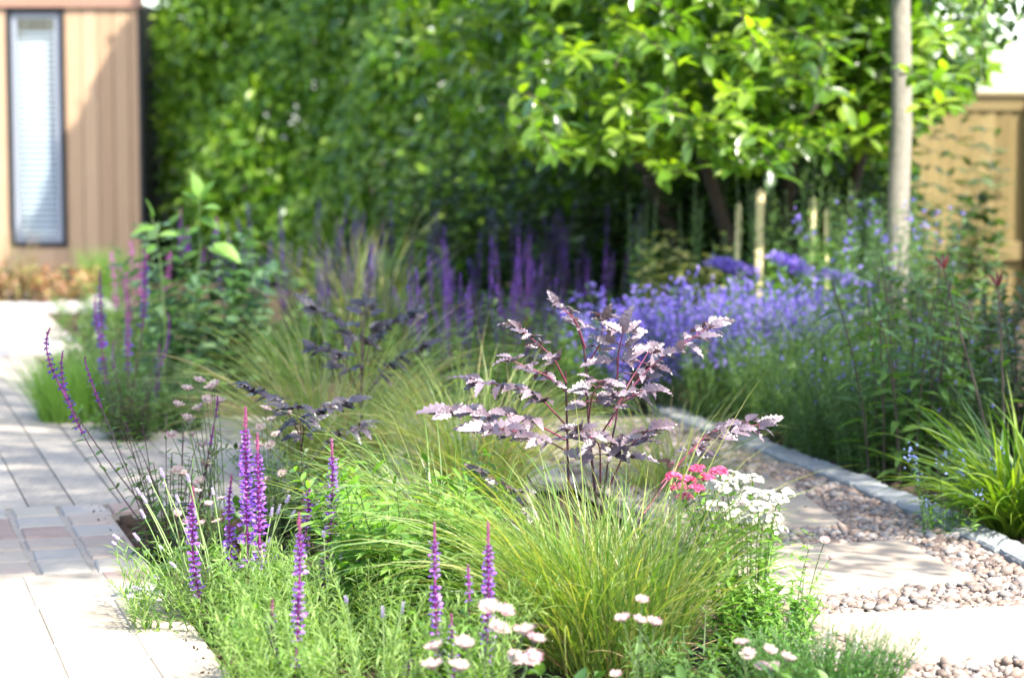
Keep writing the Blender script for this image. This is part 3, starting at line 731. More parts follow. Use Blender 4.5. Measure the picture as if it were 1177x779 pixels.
# ------------------------------------------------------------------ plant builders
def stem_paths(n, r0, H, spread, S=7, az=None, power=1.7, lean=(0, 0)):
    a = U(0, 2 * math.pi, n) if az is None else az
    rr = r0 * np.sqrt(rng.random(n)); b = np.column_stack([rr * np.cos(a), rr * np.sin(a), np.full(n, -.03)])
    h = U(H[0], H[1], n); sp = spread * (.25 + .75 * rng.random(n)) * h; t = np.linspace(0, 1, S)
    a2 = a + rng.normal(0, .5, n)
    out = (t[None] ** power)[..., None] * (np.column_stack([np.cos(a2) * sp + lean[0] * h, np.sin(a2) * sp + lean[1] * h, np.zeros(n)]))[:, None]
    p = b[:, None] + out; p[..., 2] += (t[None] * h[:, None]) * (1 - .12 * t[None] * spread)
    return p
def leaves_on(m, paths, per, tpl, L, t0=.12, t1=1., mat=0, angle=.9, droop=-.1, taper=.5, upv=(0, 0, 1.), opp=False, rnd=None):
    K, S, _ = paths.shape; tt = np.linspace(t0, t1, per)
    f = tt * (S - 1); i = np.minimum(f.astype(int), S - 2); fr = (f - i)[None, :, None]
    pos = paths[:, i] * (1 - fr) + paths[:, i + 1] * fr; tan = nrm(paths[:, i + 1] - paths[:, i])
    ref = np.where(np.abs(tan[..., 2:3]) > .9, np.array([1., 0, 0]), np.array([0, 0, 1.]))
    a = nrm(np.cross(tan, ref)); b = np.cross(tan, a)
    az = (np.arange(per) * 2.4)[None] + U(0, 6, (K, 1)) + rng.normal(0, .3, (K, per))
    sets = [az] if not opp else [az, az + math.pi]
    for z in sets:
        d = tan * math.cos(angle) + (a * np.cos(z)[..., None] + b * np.sin(z)[..., None]) * math.sin(angle) + np.array([0, 0, droop]) + rng.normal(0, .12, pos.shape)
        s = U(L[0], L[1], (K, per)) * (1 - taper * tt[None] ** 1.5)
        s = s.ravel(); n = len(s)
        m.inst(tpl, basis(d.reshape(-1, 3), np.asarray(upv) + rng.normal(0, .25, (n, 3)), s, s, s), pos.reshape(-1, 3), mat, rnd if rnd is None else rnd(n))
def blades(m, n, r0, L, tilt, bend, wd, S=8, az=None, mat=0, rnd=None, off=(0, 0), wide_side=True):
    a = U(0, 2 * math.pi, n) if az is None else az
    rr = r0 * np.sqrt(rng.random(n)); ab = a + rng.normal(0, .9, n)
    b = np.column_stack([rr * np.cos(ab) + off[0], rr * np.sin(ab) + off[1], np.full(n, -.03)])
    Ln = U(L[0], L[1], n); t0 = U(tilt[0], tilt[1], n); bd = U(bend[0], bend[1], n)
    t = np.linspace(0, 1, S); tm = (t[1:] + t[:-1]) / 2
    phi = t0[:, None] + bd[:, None] * tm[None] ** 1.6
    st = Ln[:, None] / (S - 1)
    rad = np.concatenate([np.zeros((n, 1)), np.cumsum(np.sin(phi) * st, 1)], 1); z = np.concatenate([np.zeros((n, 1)), np.cumsum(np.cos(phi) * st, 1)], 1)
    wob = rng.normal(0, .06, (n, 1)) * (t[None] ** 2) * Ln[:, None] * 2
    p = np.stack([b[:, :1] + rad * np.cos(a)[:, None] - wob * np.sin(a)[:, None], b[:, 1:2] + rad * np.sin(a)[:, None] + wob * np.cos(a)[:, None], b[:, 2:] + z], -1)
    p[..., 2] = np.maximum(p[..., 2], -.02)
    w_ = U(wd[0], wd[1], n)[:, None] * np.interp(t, [0, .15, .6, 1], [.6, 1, .8, .04])[None]
    tw = rng.normal(0, .7, n); sd = np.column_stack([-np.sin(a) * np.cos(tw) , np.cos(a) * np.cos(tw), np.sin(tw)])
    m.strips(p, w_, nrm(sd), mat, rng.random(n) if rnd is None else rnd(n))
    return p
def plant(name, label, cat, px, gy, group=None):
    b = G(px, gy); b[2] = 0; return thing(name, label, cat, b, group), b

FLORET = leaf_tpl(.30, 2, .5, -.3, .55, .8)
def spike(path, length_frac, dens, r, mats, near=True):
    """flower spike: path (S,3) from foot to tip, whorls over the last length_frac of it"""
    m = MB(); S = len(path); t = np.concatenate([[0], np.cumsum(np.linalg.norm(np.diff(path, axis=0), axis=1))]); t /= t[-1]
    at = lambda q: np.stack([np.interp(q, t, path[:, i]) for i in range(3)], -1)
    L = np.sum(np.linalg.norm(np.diff(path, axis=0), axis=1))
    
    if not near: m.tubes(path, np.interp(t, [0, 1], [.004, .002]), 5, 0)
    if near:
        stem = MB(); stem.tubes(path, np.interp(t, [0, 1], [.0028, .0016]), 5)
        m.tubes(at(np.linspace(1 - length_frac, 1, 16)), np.linspace(.0034, .0024, 16), 5, 1)
    t0 = 1 - length_frac; n = int(dens * L * length_frac)
    q = t0 + length_frac * (1 - (1 - np.linspace(0, 1, n)) ** 1.25); q[-1] = 1
    pos = at(q); tan = nrm(at(np.minimum(q + .02, 1.001)) - at(q - .02))
    k = 8 if near else 5
    for i in range(n):
        f = (q[i] - t0) / length_frac
        if near and f < .6 and rng.random() < .10: continue
        rr = r * U(.82, 1.12) * np.interp(f, [0, .1, .7, .93, 1], [.75, 1, .88, .75, .4]); tip = f > (.87 if near else .95)
        az = np.arange(k) * 2 * math.pi / k + U(0, 6) + rng.normal(0, .2, k)
        a = nrm(np.cross(tan[i], [0, 1., .2])[None])[0]; b = np.cross(tan[i], a)
        rad = a * np.cos(az)[:, None] + b * np.sin(az)[:, None]
        d = rad + tan[i] * (1.3 if tip else .35) + rng.normal(0, .15, (k, 3))
        s = rr * U(.8, 1.15, k)
        if near:
            m.inst(FLORET, basis(d, tan[i], s * .75, s * (.8 if not tip else 1.0), s), pos[i] + rad * .001, 3 if tip else 1)
            if not tip:
                s2 = s * U(.55, 1.1, k) * np.interp(f, [0, .6, .83], [1, 1, .6])
                m.inst(FLORET, basis(d * .8 + rad * .4, rng.normal(0, 1, (k, 3)), s2 * 1.2, s2, s2), pos[i] + rad * rr * .45 + rng.normal(0, .0015, (k, 3)), 2)
                m.inst(FLORET, basis(rad - tan[i] * .45, tan[i], s2 * 1.1, s2 * .75, s2), pos[i] + rad * rr * .5, 2)
        else:
            m.inst(DIAMOND, basis(d, tan[i], s, s, s), pos[i] + rad * .001, 3 if tip else (2 if i % 3 else 1))
    if near: m.stem = stem
    return m

# ---- front salvias
SALV_NEAR = None
def front_salvia(label, bpx, bgy, spikes, nleaf=26):
    root, b = plant('salvia', label, 'salvia', bpx, bgy, 'violet salvias at the front of the bed')
    mats = [M['purplestem'], M['calyx'], M['petal'], M['budpink']]
    stem_all = []
    for tx, ty, endy, r in spikes:
        dY = U(-.08, .08) ; tip = P(tx, ty, b[1] + dY) - b
        low = P(tx + (bpx - tx) * .12 + U(-2, 2), endy, b[1] + dY * .8) - b
        foot = np.array([tip[0] * .45 + U(-.02, .02), dY * .3, -.03])
        t = np.linspace(0, 1, 14)[:, None]; mid = low
        # quadratic through foot, low, tip
        p1 = 2 * mid - .5 * (foot + tip) + np.array([U(-.012, .012), 0, 0]); path = (1 - t) ** 2 * foot + 2 * t * (1 - t) * p1 + t ** 2 * tip
        path += np.array([.006, 0, 0]) * np.sin(t * 5 + tx) * t
        path[-2:, 0] += np.array([.001, .004]) * (1 if tx < 320 else -.6)
        frac = np.clip(np.linalg.norm(tip - low) / max(np.sum(np.linalg.norm(np.diff(path, axis=0), axis=1)), .01), .2, .9)
        m = spike(path, frac, 78, r * 1.3, mats); m.build('flower_spike', mats, m.stem.build('stem', mats[0], root))
        stem_all.append(path)
    paths = np.array([p[np.linspace(0, 13, 7).astype(int)] for p in stem_all])
    m = MB(); leaves_on(m, paths, 7, LANCE, (.05, .075), .05, .5, opp=True, angle=1.0)
    ex = stem_paths(nleaf, .09, (.12, .26), .5); leaves_on(m, ex, 9, LANCE, (.05, .08), .1, 1, opp=True, angle=1.0)
    m.tubes(ex, np.linspace(.002, .001, 7), 4, 0)
    m.build('leaves', M['leafbright'], root)
front_salvia('violet salvia with six spikes standing tallest of the front salvias, among the lavender', 300, 722,
             [(281, 470, 650, .0150), (293, 500, 660, .0140), (265, 547, 655, .0120), (221, 560, 690, .0130), (354, 553, 640, .0115), (381, 506, 672, .0135)])
front_salvia('violet salvia with two short spikes low in front of the lavender', 330, 790, [(342, 590, 765, .0125), (313, 690, 800, .0120)], 14)
front_salvia('violet salvia with slim spikes rising behind the pale pink astrantia heads', 532, 800,
             [(503, 602, 760, .0120), (565, 602, 770, .0125), (472, 742, 800, .010), (522, 706, 800, .010), (541, 650, 690, .007)], 20)

# ---- tall leaning dark salvia at the left
def dark_salvia(label, bpx, bgy, spikes, mats, nst=10, H=(.3, .5)):
    root, b = plant('salvia', label, 'salvia', bpx, bgy, 'dark violet salvias along the deck')
    P_ = []
    for tx, ty, endy, r in spikes:
        dY = U(-.12, .12); tip = P(tx, ty, b[1] + dY) - b; low = P(tx + (bpx - tx) * .18, endy, b[1] + dY) - b
        foot = np.array([U(-.06, .06), dY * .3, -.03]); t = np.linspace(0, 1, 12)[:, None]
        p1 = 2 * low - .5 * (foot + tip); p1[2] = max(p1[2], .05); path = (1 - t) ** 2 * foot + 2 * t * (1 - t) * p1 + t ** 2 * tip
        L = np.sum(np.linalg.norm(np.diff(path, axis=0), axis=1))
        m = spike(path, np.clip(np.linalg.norm(tip - low) / L, .2, .9), 62, r * 1.25, mats); m.build('flower_spike', mats, m.stem.build('stem', mats[0], root))
        P_.append(path[np.linspace(0, 11, 7).astype(int)])
    m = MB(); leaves_on(m, np.array(P_), 10, LANCE, (.04, .07), .08, .65, opp=True, angle=1.1)
    ex = stem_paths(nst, .1, H, .35); leaves_on(m, ex, 11, LANCE, (.04, .065), .1, 1, opp=True, angle=1.1)
    m.build('leaves', M['leafmid'], root)
    m = MB(); m.tubes(ex, np.linspace(.0022, .0012, 7), 4, 0); m.build('stems', M['purplestem'], root)
DM = [M['purplestem'], M['calyx'], M['petaldark'], M['calyx']]
dark_salvia('dark violet salvia with thin stems leaning out over the deck', 205, 640, [(57, 378, 470, .012), (72, 405, 500, .011), (98, 410, 470, .007), (250, 455, 510, .008)], DM, 30, (.22, .5))
dark_salvia('tall dark violet salvia in front of the orchid pink spikes', 150, 505, [(115, 312, 440, .016), (110, 340, 400, .012), (146, 355, 430, .014), (131, 392, 440, .010), (183, 395, 460, .012), (166, 285, 380, .013), (193, 360, 420, .008)], DM, 34, (.28, .48))

# ---- grasses
def grass_clump(name, label, px, gy, n, r0, L, tilt, bend, wd, mat, az=None, cat='grass clump', group='ornamental grass clumps', extra=None):
    root, b = plant(name, label, cat, px, gy, group)
    m = MB(); blades(m, n, r0, L, tilt, bend, wd, az=az)
    if extra: extra(m)
    m.build('blades', [M[mat], M['thatch']], root)
    return root, b
def front_extra(m):
    # long arching blades flopping left and right
    blades(m, 160, .17, (.15, .42), (.2, 1.0), (.4, 1.6), (.001, .0018), 7, mat=1)
    blades(m, 190, .18, (.6, .95), (.25, .8), (1.0, 1.9), (.0014, .0027), 10, az=rng.normal(math.pi, .55, 190), rnd=lambda n: U(.2, 1, n))
    blades(m, 50, .18, (.45, .66), (.2, .6), (.7, 1.6), (.0014, .0025), 10, az=rng.normal(0, .6, 50), rnd=lambda n: U(.3, 1, n))
    blades(m, 34, .18, (.55, .85), (.1, .5), (.5, 1.3), (.0024, .0038), 10, rnd=lambda n: U(.7, 1, n))
grass_clump('ornamental_grass', 'big arching green and gold grass clump at the front around the dark purple plant', 700, 752, 1400, .20, (.32, .62), (.02, .55), (.3, 1.3), (.0013, .0027), 'grassfront', extra=front_extra)
grass_clump('ornamental_grass', 'arching golden grass clump between the bright leaves and the purple plant', 520, 672, 300, .16, (.45, .78), (.1, .7), (.6, 1.8), (.0013, .0025), 'grassfront', az=rng.normal(math.pi * .95, .9, 300))
grass_clump('ornamental_grass', 'wide pale feathery grass clump behind the white astrantia', 385, 545, 900, .16, (.5, .95), (.1, .8), (.6, 1.8), (.0016, .003), 'grassmid')
grass_clump('ornamental_grass', 'pale feathery grass clump between the dark purple plants', 545, 575, 750, .15, (.45, .8), (.1, .75), (.6, 1.7), (.0015, .003), 'grassmid')
grass_clump('ornamental_grass', 'yellowish grass tuft at the edge of the path behind the purple plant', 765, 560, 260, .12, (.35, .6), (.2, .9), (.5, 1.5), (.0015, .003), 'grassmid')
grass_clump('ornamental_grass', 'tall pale strap leaved grass behind the leafy shrub', 420, 420, 130, .15, (.7, 1.1), (.05, .5), (.3, 1.2), (.004, .007), 'grassmid')
grass_clump('daylily', 'bright green strap leaved daylily in sun behind the edging stones', 1178, 606, 420, .11, (.35, .62), (.15, .9), (.5, 1.4), (.0045, .008), 'daylily', cat='daylily', group=None)
grass_clump('box_grass', 'neat green grass tuft against the garden room wall', 126, 338, 500, .2, (.3, .5), (.02, .4), (.1, .6), (.003, .005), 'fineblade', cat='grass clump')
grass_clump('lavender_tuft', 'upright bright green lavender tuft overhanging the deck edge', 88, 482, 1100, .17, (.26, .42), (.02, .6), (.05, .5), (.0018, .003), 'fineblade', cat='lavender', group='lavenders')

# ---- dark purple actaea
def actaea(label, bpx, bgy, stems, leafs, mat, stemmat='purplestem', group='dark purple leaved plants'):
    root, b = plant('actaea', label, 'actaea', bpx, bgy, group)
    ms = MB(); Y0 = b[1]
    for pts, r in stems:
        pp_ = np.array([P(x, y, Y0 + dz) - b for x, y, dz in pts]); tt = np.linspace(0, 1, len(pp_)); q = np.linspace(0, 1, 16)
        path = np.stack([np.interp(q, tt, pp_[:, i]) for i in range(3)], 1)
        path[1:-1] = (path[:-2] + 2 * path[1:-1] + path[2:]) / 4
        ms.tubes(path, np.linspace(r, r * .5, 16), 6, 0)
    for pts, n, sz, up in leafs:
        sz *= 1.5 if mat == 'actaea' else 1.15; n += 1
        m = MB()
        pp_ = np.array([P(x, y, Y0 + dz) - b for x, y, dz in pts]); tt = np.linspace(0, 1, len(pp_)); q = np.linspace(0, 1, 12)
        path = np.stack([np.interp(q, tt, pp_[:, i]) for i in range(3)], 1)
        path[1:-1] = (path[:-2] + 2 * path[1:-1] + path[2:]) / 4
        mk = MB(); mk.tubes(path, np.linspace(.003, .0014, 12), 5)
        tan = nrm(path[-1:] - path[0:1])[0]
        h = nrm(np.cross(tan, [0, 0, 1.])[None])[0]
        pos, dirs, ss = [], [], []
        for k in range(n):
            f = .38 + .62 * (k + .0) / max(1, n - 1); p = np.array([np.interp(f, q, path[:, i]) for i in range(3)])
            sc = sz * U(.8, 1.15) * (1.1 - .25 * f)
            for sd in (-1, 1):
                pet = h * sd * .02
                # each side carries a trio of leaflets
                o = p + h * sd * sz * U(.15, .35) + np.array([0, 0, U(-.008, .012)])
                mk.tubes(np.array([p, (p + o) / 2 + [0, 0, .003], o]), .0012, 4)
                for aa, s2 in ((0, 1.), (.8, .75), (-.8, .7)):
                    if s2 < 1 and rng.random() < .25: continue
                    d0 = h * sd * .8 + tan * .75; d1 = d0 * math.cos(aa) + np.cross([0, 0, 1.], d0) * math.sin(aa) + np.array([0, 0, U(-.55, .2)])
                    pos.append(o); dirs.append(d1); ss.append(sc * s2 * U(.8, 1.1))
        pos.append(path[-1]); dirs.append(tan + np.array([0, 0, -.15])); ss.append(sz * 1.1)
        for sd in (-1, 1): pos.append(path[-1]); dirs.append(tan + h * sd * .9 + np.array([0, 0, -.1])); ss.append(sz * .8)
        pos, dirs, ss = np.array(pos), np.array(dirs), np.array(ss)
        m.inst(SERR, basis(dirs, np.asarray(up) + rng.normal(0, .42, (len(pos), 3)), ss * U(.75, 1.1, len(ss)), ss, ss * U(.6, 2.2, len(ss))), pos, 0)
        mk.build('leaf_stalk', M[stemmat], m.build('leaf', M[mat], root))
    ms.build('stem', M['purplestem'], root)
UPV = (.15, -.6, 1.)
actaea('dark purple leaved actaea with branching leaves rising above the front grass', 682, 700,
  [([(686, 705, 0), (688, 600, 0), (677, 500, 0), (673, 400, 0), (656, 357, 0)], .0055),
   ([(676, 705, .02), (655, 600, .03), (652, 500, .03), (650, 425, .02)], .0055),
   ([(690, 705, -.03), (690, 600, -.03), (700, 520, -.03), (711, 470, -.03), (709, 410, -.03)], .0045),
   ([(680, 700, 0), (640, 600, -.03), (605, 545, -.05)], .004), ([(690, 690, 0), (740, 590, .02), (768, 545, 0)], .004)],
  [([(673, 400, 0), (662, 368, -.02), (642, 350, -.03)], 4, .032, UPV),
   ([(674, 420, 0), (690, 395, -.06), (694, 368, -.09)], 3, .034, UPV),
   ([(651, 440, .02), (636, 410, -.02), (598, 378, -.04)], 4, .040, UPV),
   ([(651, 450, .02), (630, 432, -.06), (590, 415, -.08)], 3, .038, UPV),
   ([(709, 440, -.03), (711, 405, -.06), (716, 382, -.10)], 2, .050, (0, -.9, .7)),
   ([(705, 470, -.03), (750, 418, -.03), (815, 376, -.02)], 6, .047, (.1, -.6, 1.)),
   ([(700, 490, -.03), (720, 445, .06), (745, 405, .10)], 4, .045, UPV),
   ([(652, 490, .02), (615, 450, -.03), (553, 438, -.05)], 4, .060, UPV),
   ([(650, 505, .0), (600, 478, -.06), (519, 470, -.10)], 5, .060, UPV),
   ([(655, 520, .0), (618, 500, -.15), (560, 490, -.24)], 4, .055, UPV),
   ([(677, 480, 0), (680, 455, -.10), (690, 440, -.20)], 3, .045, UPV),
   ([(690, 500, -.03), (715, 462, -.12), (738, 450, -.20)], 3, .045, UPV),
   ([(690, 560, -.03), (690, 510, -.12), (668, 495, -.22)], 4, .052, UPV),
   ([(700, 560, -.03), (720, 515, -.10), (745, 495, -.2)], 4, .050, UPV),
   ([(760, 555, .0), (815, 495, .02), (872, 488, .02)], 6, .048, UPV),
   ([(740, 590, .0), (790, 520, .10), (835, 492, .18)], 4, .048, UPV),
   ([(640, 620, -.03), (600, 570, -.10), (560, 545, -.14)], 3, .045, UPV),
   ([(730, 620, .0), (780, 590, -.05), (830, 578, -.08)], 3, .05, UPV)], 'actaea', 'redstem')
actaea('inky dark actaea leaves floating over the white astrantia', 345, 640,
  [([(345, 645, 0), (348, 560, 0), (345, 480, 0)], .004)],
  [([(345, 500, 0), (325, 462, -.05), (288, 448, -.08)], 4, .06, UPV), ([(345, 500, 0), (365, 470, -.05), (400, 462, -.05)], 4, .06, UPV), ([(346, 520, 0), (350, 490, -.15), (335, 470, -.25)], 4, .06, UPV), ([(348, 540, 0), (385, 500, -.05), (415, 490, 0)], 3, .055, UPV)], 'actaeadark')
actaea('inky dark actaea behind the pale grass clump near the deep violet spikes', 415, 560,
  [([(415, 562, 0), (415, 480, 0), (416, 380, 0)], .005)],
  [([(416, 430, 0), (400, 375, -.05), (362, 356, -.05)], 4, .075, UPV), ([(416, 430, 0), (430, 380, -.05), (470, 362, -.05)], 4, .075, UPV), ([(415, 460, 0), (395, 410, -.15), (365, 400, -.2)], 4, .07, UPV), ([(416, 460, 0), (445, 420, 0), (485, 400, 0)], 4, .07, UPV), ([(416, 440, 0), (418, 380, .1), (420, 352, .2)], 3, .07, UPV)], 'actaeadark')

# ---- astrantias
BRACT = leaf_tpl(.13, 3, .3, -.12, .55, 1)
def astr_head(m, c, nrm_, r, white=0, pin=True):
    nrm_ = nrm(np.asarray(nrm_, float)[None])[0]
    a = nrm(np.cross(nrm_, [.3, 1., .1])[None])[0]; b = np.cross(nrm_, a)
    k = 18; az = np.arange(k) * 2 * math.pi / k + rng.normal(0, .1, k)
    d = a * np.cos(az)[:, None] + b * np.sin(az)[:, None] + nrm_ * U(.15, .45)
    s = r * U(.9, 1.1, k); m.inst(BRACT, basis(d, nrm_, s * 1.3, s, s), np.tile(c, (k, 1)), 0)
    k = 34; q = sph(k); q = q * np.sign(np.sum(q * nrm_, 1, keepdims=True)); pos = c + q * r * .52 * U(.75, 1.1, (k, 1))
    s = r * .22 * np.ones(k); m.inst(DIAMOND, basis(q + rng.normal(0, .3, (k, 3)), sph(k), s * 1.3, s, s), pos - q * (r * .12), 0, U(.3, 1, k))
    pz = ICO1[0] * r * .42 + c + nrm_ * r * .12; m.raw(pz, ICO1[1], 0, .6)
def astrantia(label, bpx, bgy, heads, r, mat='astr', leafn=12, leafL=(.03, .055)):
    root, b = plant('astrantia', label, 'astrantia', bpx, bgy, 'pale astrantias')
    ms = MB()
    for hx, hy in heads:
        dY = U(-.1, .1); c = P(hx, hy, b[1] + dY) - b; foot = np.array([c[0] * .3 + U(-.03, .03), dY * .4, -.03]); t = np.linspace(0, 1, 8)[:, None]
        mid = (foot + c) / 2 + np.array([(foot[0] - c[0]) * .25, 0, .03]); path = (1 - t) ** 2 * foot + 2 * t * (1 - t) * mid + t ** 2 * c
        ms = MB(); ms.tubes(path, np.linspace(.0022, .0012, 8), 4)
        m = MB(); astr_head(m, c, (U(-.4, .4), U(-.8, -.1), 1), r * U(.8, 1.12)); m.build('flower_head', M[mat], ms.build('stem', M['greenstem'], root))
    m = MB(); ex = stem_paths(leafn, .07, (.08, .22), .7)
    for k in range(3): leaves_on(m, ex, 2, OVATE, leafL, .9, 1, angle=1.2, taper=0)
    m.build('leaves', M['leafmid'], root)
astrantia('cluster of large pale pink astrantia heads at the bottom beside a violet spike', 560, 870, [(534, 742), (580, 703), (603, 727), (573, 723), (592, 757), (497, 766), (527, 768), (612, 757), (563, 700), (615, 735), (500, 745)], .030)
astrantia('white astrantia with a small bunch of heads at the foot of the big grass', 745, 850, [(738, 690), (716, 712), (735, 713), (752, 716), (708, 776)], .021)
astrantia('pale astrantia leaning over the gravel beside the feathery dwarf plant', 868, 850, [(852, 739), (885, 748), (876, 766), (890, 768), (905, 757), (860, 752)], .021)
astrantia('lone thin stemmed pink astrantia in front of the middle stepping stone', 905, 735, [(948, 622), (930, 630), (955, 641), (926, 650)], .017, leafn=5)
astrantia('white astrantia group rising between the deck and the inky purple leaves', 262, 640, [(229, 437), (215, 447), (243, 446), (205, 466), (238, 460), (228, 470), (215, 482), (251, 462), (208, 545), (242, 520), (233, 512), (221, 500), (236, 534), (197, 500), (247, 442), (204, 541), (230, 553)], .025)
astrantia('pale astrantia group between the grass and the inky purple leaves', 318, 625, [(305, 470), (312, 482), (330, 476), (300, 492), (318, 500), (310, 512), (322, 465), (297, 512), (290, 540), (305, 552), (325, 545), (340, 500)], .023)
astrantia('cream astrantia heads rising behind the lavender buds', 225, 690, [(204, 590), (215, 600), (240, 580), (232, 602), (255, 573), (226, 565), (250, 600)], .017)

# ---- white and crimson flower clusters by the path
def phlox():
    root, b = plant('phlox', 'white flowered plant with crimson clusters beside the gravel path', 'flowering plant', 862, 742)
    heads = [(850, 552, 0), (862, 567, 0), (880, 571, 0), (893, 575, 0), (872, 583, 0), (888, 596, 0), (848, 578, 0), (835, 562, 0), (840, 590, 0), (858, 598, 0), (893, 610, 0), (820, 560, 0), (822, 582, 0), (900, 568, 0), (876, 598, 0), (865, 552, 0), (838, 548, 0), (812, 575, 0), (830, 600, 0),
             (802, 540, 1), (790, 552, 1), (780, 560, 1), (826, 542, 1), (800, 562, 1), (774, 548, 1), (787, 572, 1), (812, 549, 1)]
    ms = MB(); paths = []
    for hx, hy, kind in heads:
        dY = U(-.12, .12); c = P(hx, hy, b[1] + dY) - b; foot = np.array([c[0] * .35, dY * .4, -.03]); t = np.linspace(0, 1, 7)[:, None]
        mid = (foot + c) / 2 + np.array([(foot[0] - c[0]) * .2, 0, .04]); path = (1 - t) ** 2 * foot + 2 * t * (1 - t) * mid + t ** 2 * c; paths.append(path)
        m = MB(); k = 34; q = sph(k); q[:, 2] = np.abs(q[:, 2]); cen = c + q * (np.array([.027, .027, .014]) * (.65 if kind else 1))
        for j in range(k):
            az = np.arange(5) * 1.257 + U(0, 6); nn_ = nrm((q[j] + [0, -.2, .5] + rng.normal(0, .3, 3))[None])[0]; a = nrm(np.cross(nn_, [.2, 1, .3])[None])[0]; bb = np.cross(nn_, a)
            d = a * np.cos(az)[:, None] + bb * np.sin(az)[:, None] + nn_ * .25; s = U(.007, .010) * np.ones(5)
            m.inst(PETAL, basis(d, nn_, s * 1.5, s, s), np.tile(cen[j], (5, 1)), 0)
        ms = MB(); ms.tubes(path, np.linspace(.002, .0012, 7), 4); m.build('flower_cluster', M['crimson' if kind else 'white'], ms.build('stem', M['greenstem'], root))
    m = MB(); leaves_on(m, np.array(paths), 13, LANCE, (.045, .07), .1, .95, opp=True, angle=.9); ex = stem_paths(44, .15, (.15, .40), .4); leaves_on(m, ex, 10, LANCE, (.035, .06), .1, 1, opp=True, angle=1.0)
    m.build('leaves', M['leafbright'], root)
phlox()

# ---- lavender at front left
def lavender(label, bpx, bgy, stems, n_leaf, H, r0, spread, lean=(0, 0)):
    root, b = plant('lavender', label, 'lavender', bpx, bgy, 'lavenders')
    ms = MB(); paths = []
    for tx, ty in stems:
        dY = U(-.12, .14); c = P(tx, ty, b[1] + dY) - b; foot = np.array([c[0] * .45 + U(-.03, .03), dY * .5, .02]); t = np.linspace(0, 1, 8)[:, None]
        mid = (foot + c) / 2 + np.array([(foot[0] - c[0]) * .12, 0, .02]); path = (1 - t) ** 2 * foot + 2 * t * (1 - t) * mid + t ** 2 * c; paths.append(path)
        m = MB(); tan = nrm((path[-1] - path[-3])[None])[0]; k = 42; f = np.arange(k) / k; ln = U(.013, .03); a = nrm(np.cross(tan, [0, 1., .2])[None])[0]; bb = np.cross(tan, a)
        az = np.arange(k) * 2.4; rad = a * np.cos(az)[:, None] + bb * np.sin(az)[:, None]
        s = np.full(k, .0085) * (1 - .45 * f); m.inst(SMALL, basis(rad * .55 + tan, rad, s * 1.4, s, s), c + tan * (f[:, None] - .4) * ln + rad * .0022, 0)
        ms = MB(); ms.tubes(path, np.linspace(.0026, .0017, 8), 5)
        m.build('flower_bud', M['lavbud'], ms.build('stem', M['lavstem'], root))
    m = MB(); ex = stem_paths(n_leaf, r0, H, spread, lean=lean); leaves_on(m, ex, 16, NARROW, (.03, .055), .08, 1, opp=True, angle=.75, taper=.35)
    lp = np.array(paths); leaves_on(m, lp, 6, NARROW, (.03, .05), .05, .45, opp=True, angle=.7)
    m.tubes(ex, np.linspace(.0016, .0008, 7), 4); m.build('leaves', M['lav'], root)
lavender('pale green lavender with lilac buds spilling over the sett paving', 262, 712,
  [(135, 618), (132, 625), (158, 618), (165, 592), (172, 552), (187, 545), (190, 558), (160, 566), (186, 630), (160, 676), (158, 690), (181, 664), (186, 690), (150, 686), (216, 612), (228, 628), (205, 575), (217, 551), (245, 566), (262, 615), (258, 628), (300, 570), (312, 590), (318, 640), (330, 575), (336, 592), (320, 587), (352, 600), (364, 580), (294, 608), (309, 622), (276, 650), (283, 600), (240, 655), (200, 650), (167, 575), (225, 590)], 95, (.14, .26), .26, .55)
lavender('bushy green lavender filling the bottom of the bed in front', 425, 800, [(440, 705), (398, 690), (462, 700)], 170, (.18, .33), .34, .45)
lavender('small lavender between the bright leaves and the two short violet spikes', 385, 740, [(392, 640), (372, 615), (410, 650), (430, 640)], 80, (.18, .32), .2, .4)

# ---- leafy plants (generic)
def leafy(name, label, cat, px, gy, n, r0, H, spread, per, tpl, L, mat, stem='greenstem', group=None, angle=1.0, opp=False, taper=.4, droop=-.1, lean=(0, 0), rad=.0025, flowers=None, t0=.1):
    root, b = plant(name, label, cat, px, gy, group)
    ex = stem_paths(n, r0, H, spread, lean=lean); m = MB(); leaves_on(m, ex, per, tpl, L, t0, 1, angle=angle, opp=opp, taper=taper, droop=droop); m.build('leaves', M[mat], root)
    m = MB(); m.tubes(ex, np.linspace(rad, rad * .5, 7), 4); m.build('stems', M[stem], root)
    if flowers:
        fm, cnt, fs, spr, t1 = flowers; m = MB(); sel = ex[rng.integers(0, n, cnt)]; tt = U(t1, 1.02, cnt); f = np.clip(tt, 0, 1) * 6; i = np.minimum(f.astype(int), 5); fr = (f - i)[:, None]
        cen = sel[np.arange(cnt), i] * (1 - fr) + sel[np.arange(cnt), i + 1] * fr + rng.normal(0, spr, (cnt, 3))
        k = 4
        for j in range(k):
            s = U(fs * .7, fs * 1.2, cnt); m.inst(PETAL, basis(sph(cnt) + [0, 0, .3], sph(cnt) + [0, -.4, .5], s * 1.4, s, s), cen, 0)
        m.build('blossom', M[fm], root)
    return root, b
leafy('persicaria', 'bright sunlit lance leaved plant between the lavender and the big grass', 'leafy plant', 468, 720, 80, .19, (.28, .50), .35, 16, LANCE, (.06, .11), 'leafbright', opp=True)
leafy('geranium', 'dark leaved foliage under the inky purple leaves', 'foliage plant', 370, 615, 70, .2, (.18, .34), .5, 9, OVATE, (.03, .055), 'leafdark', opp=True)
leafy('hydrangea', 'leafy shrub with large pale oval leaves between the garden room and the hedge', 'shrub', 235, 448, 26, .22, (.55, .92), .3, 12, OVATE, (.10, .16), 'leafblue', opp=True, taper=.3)
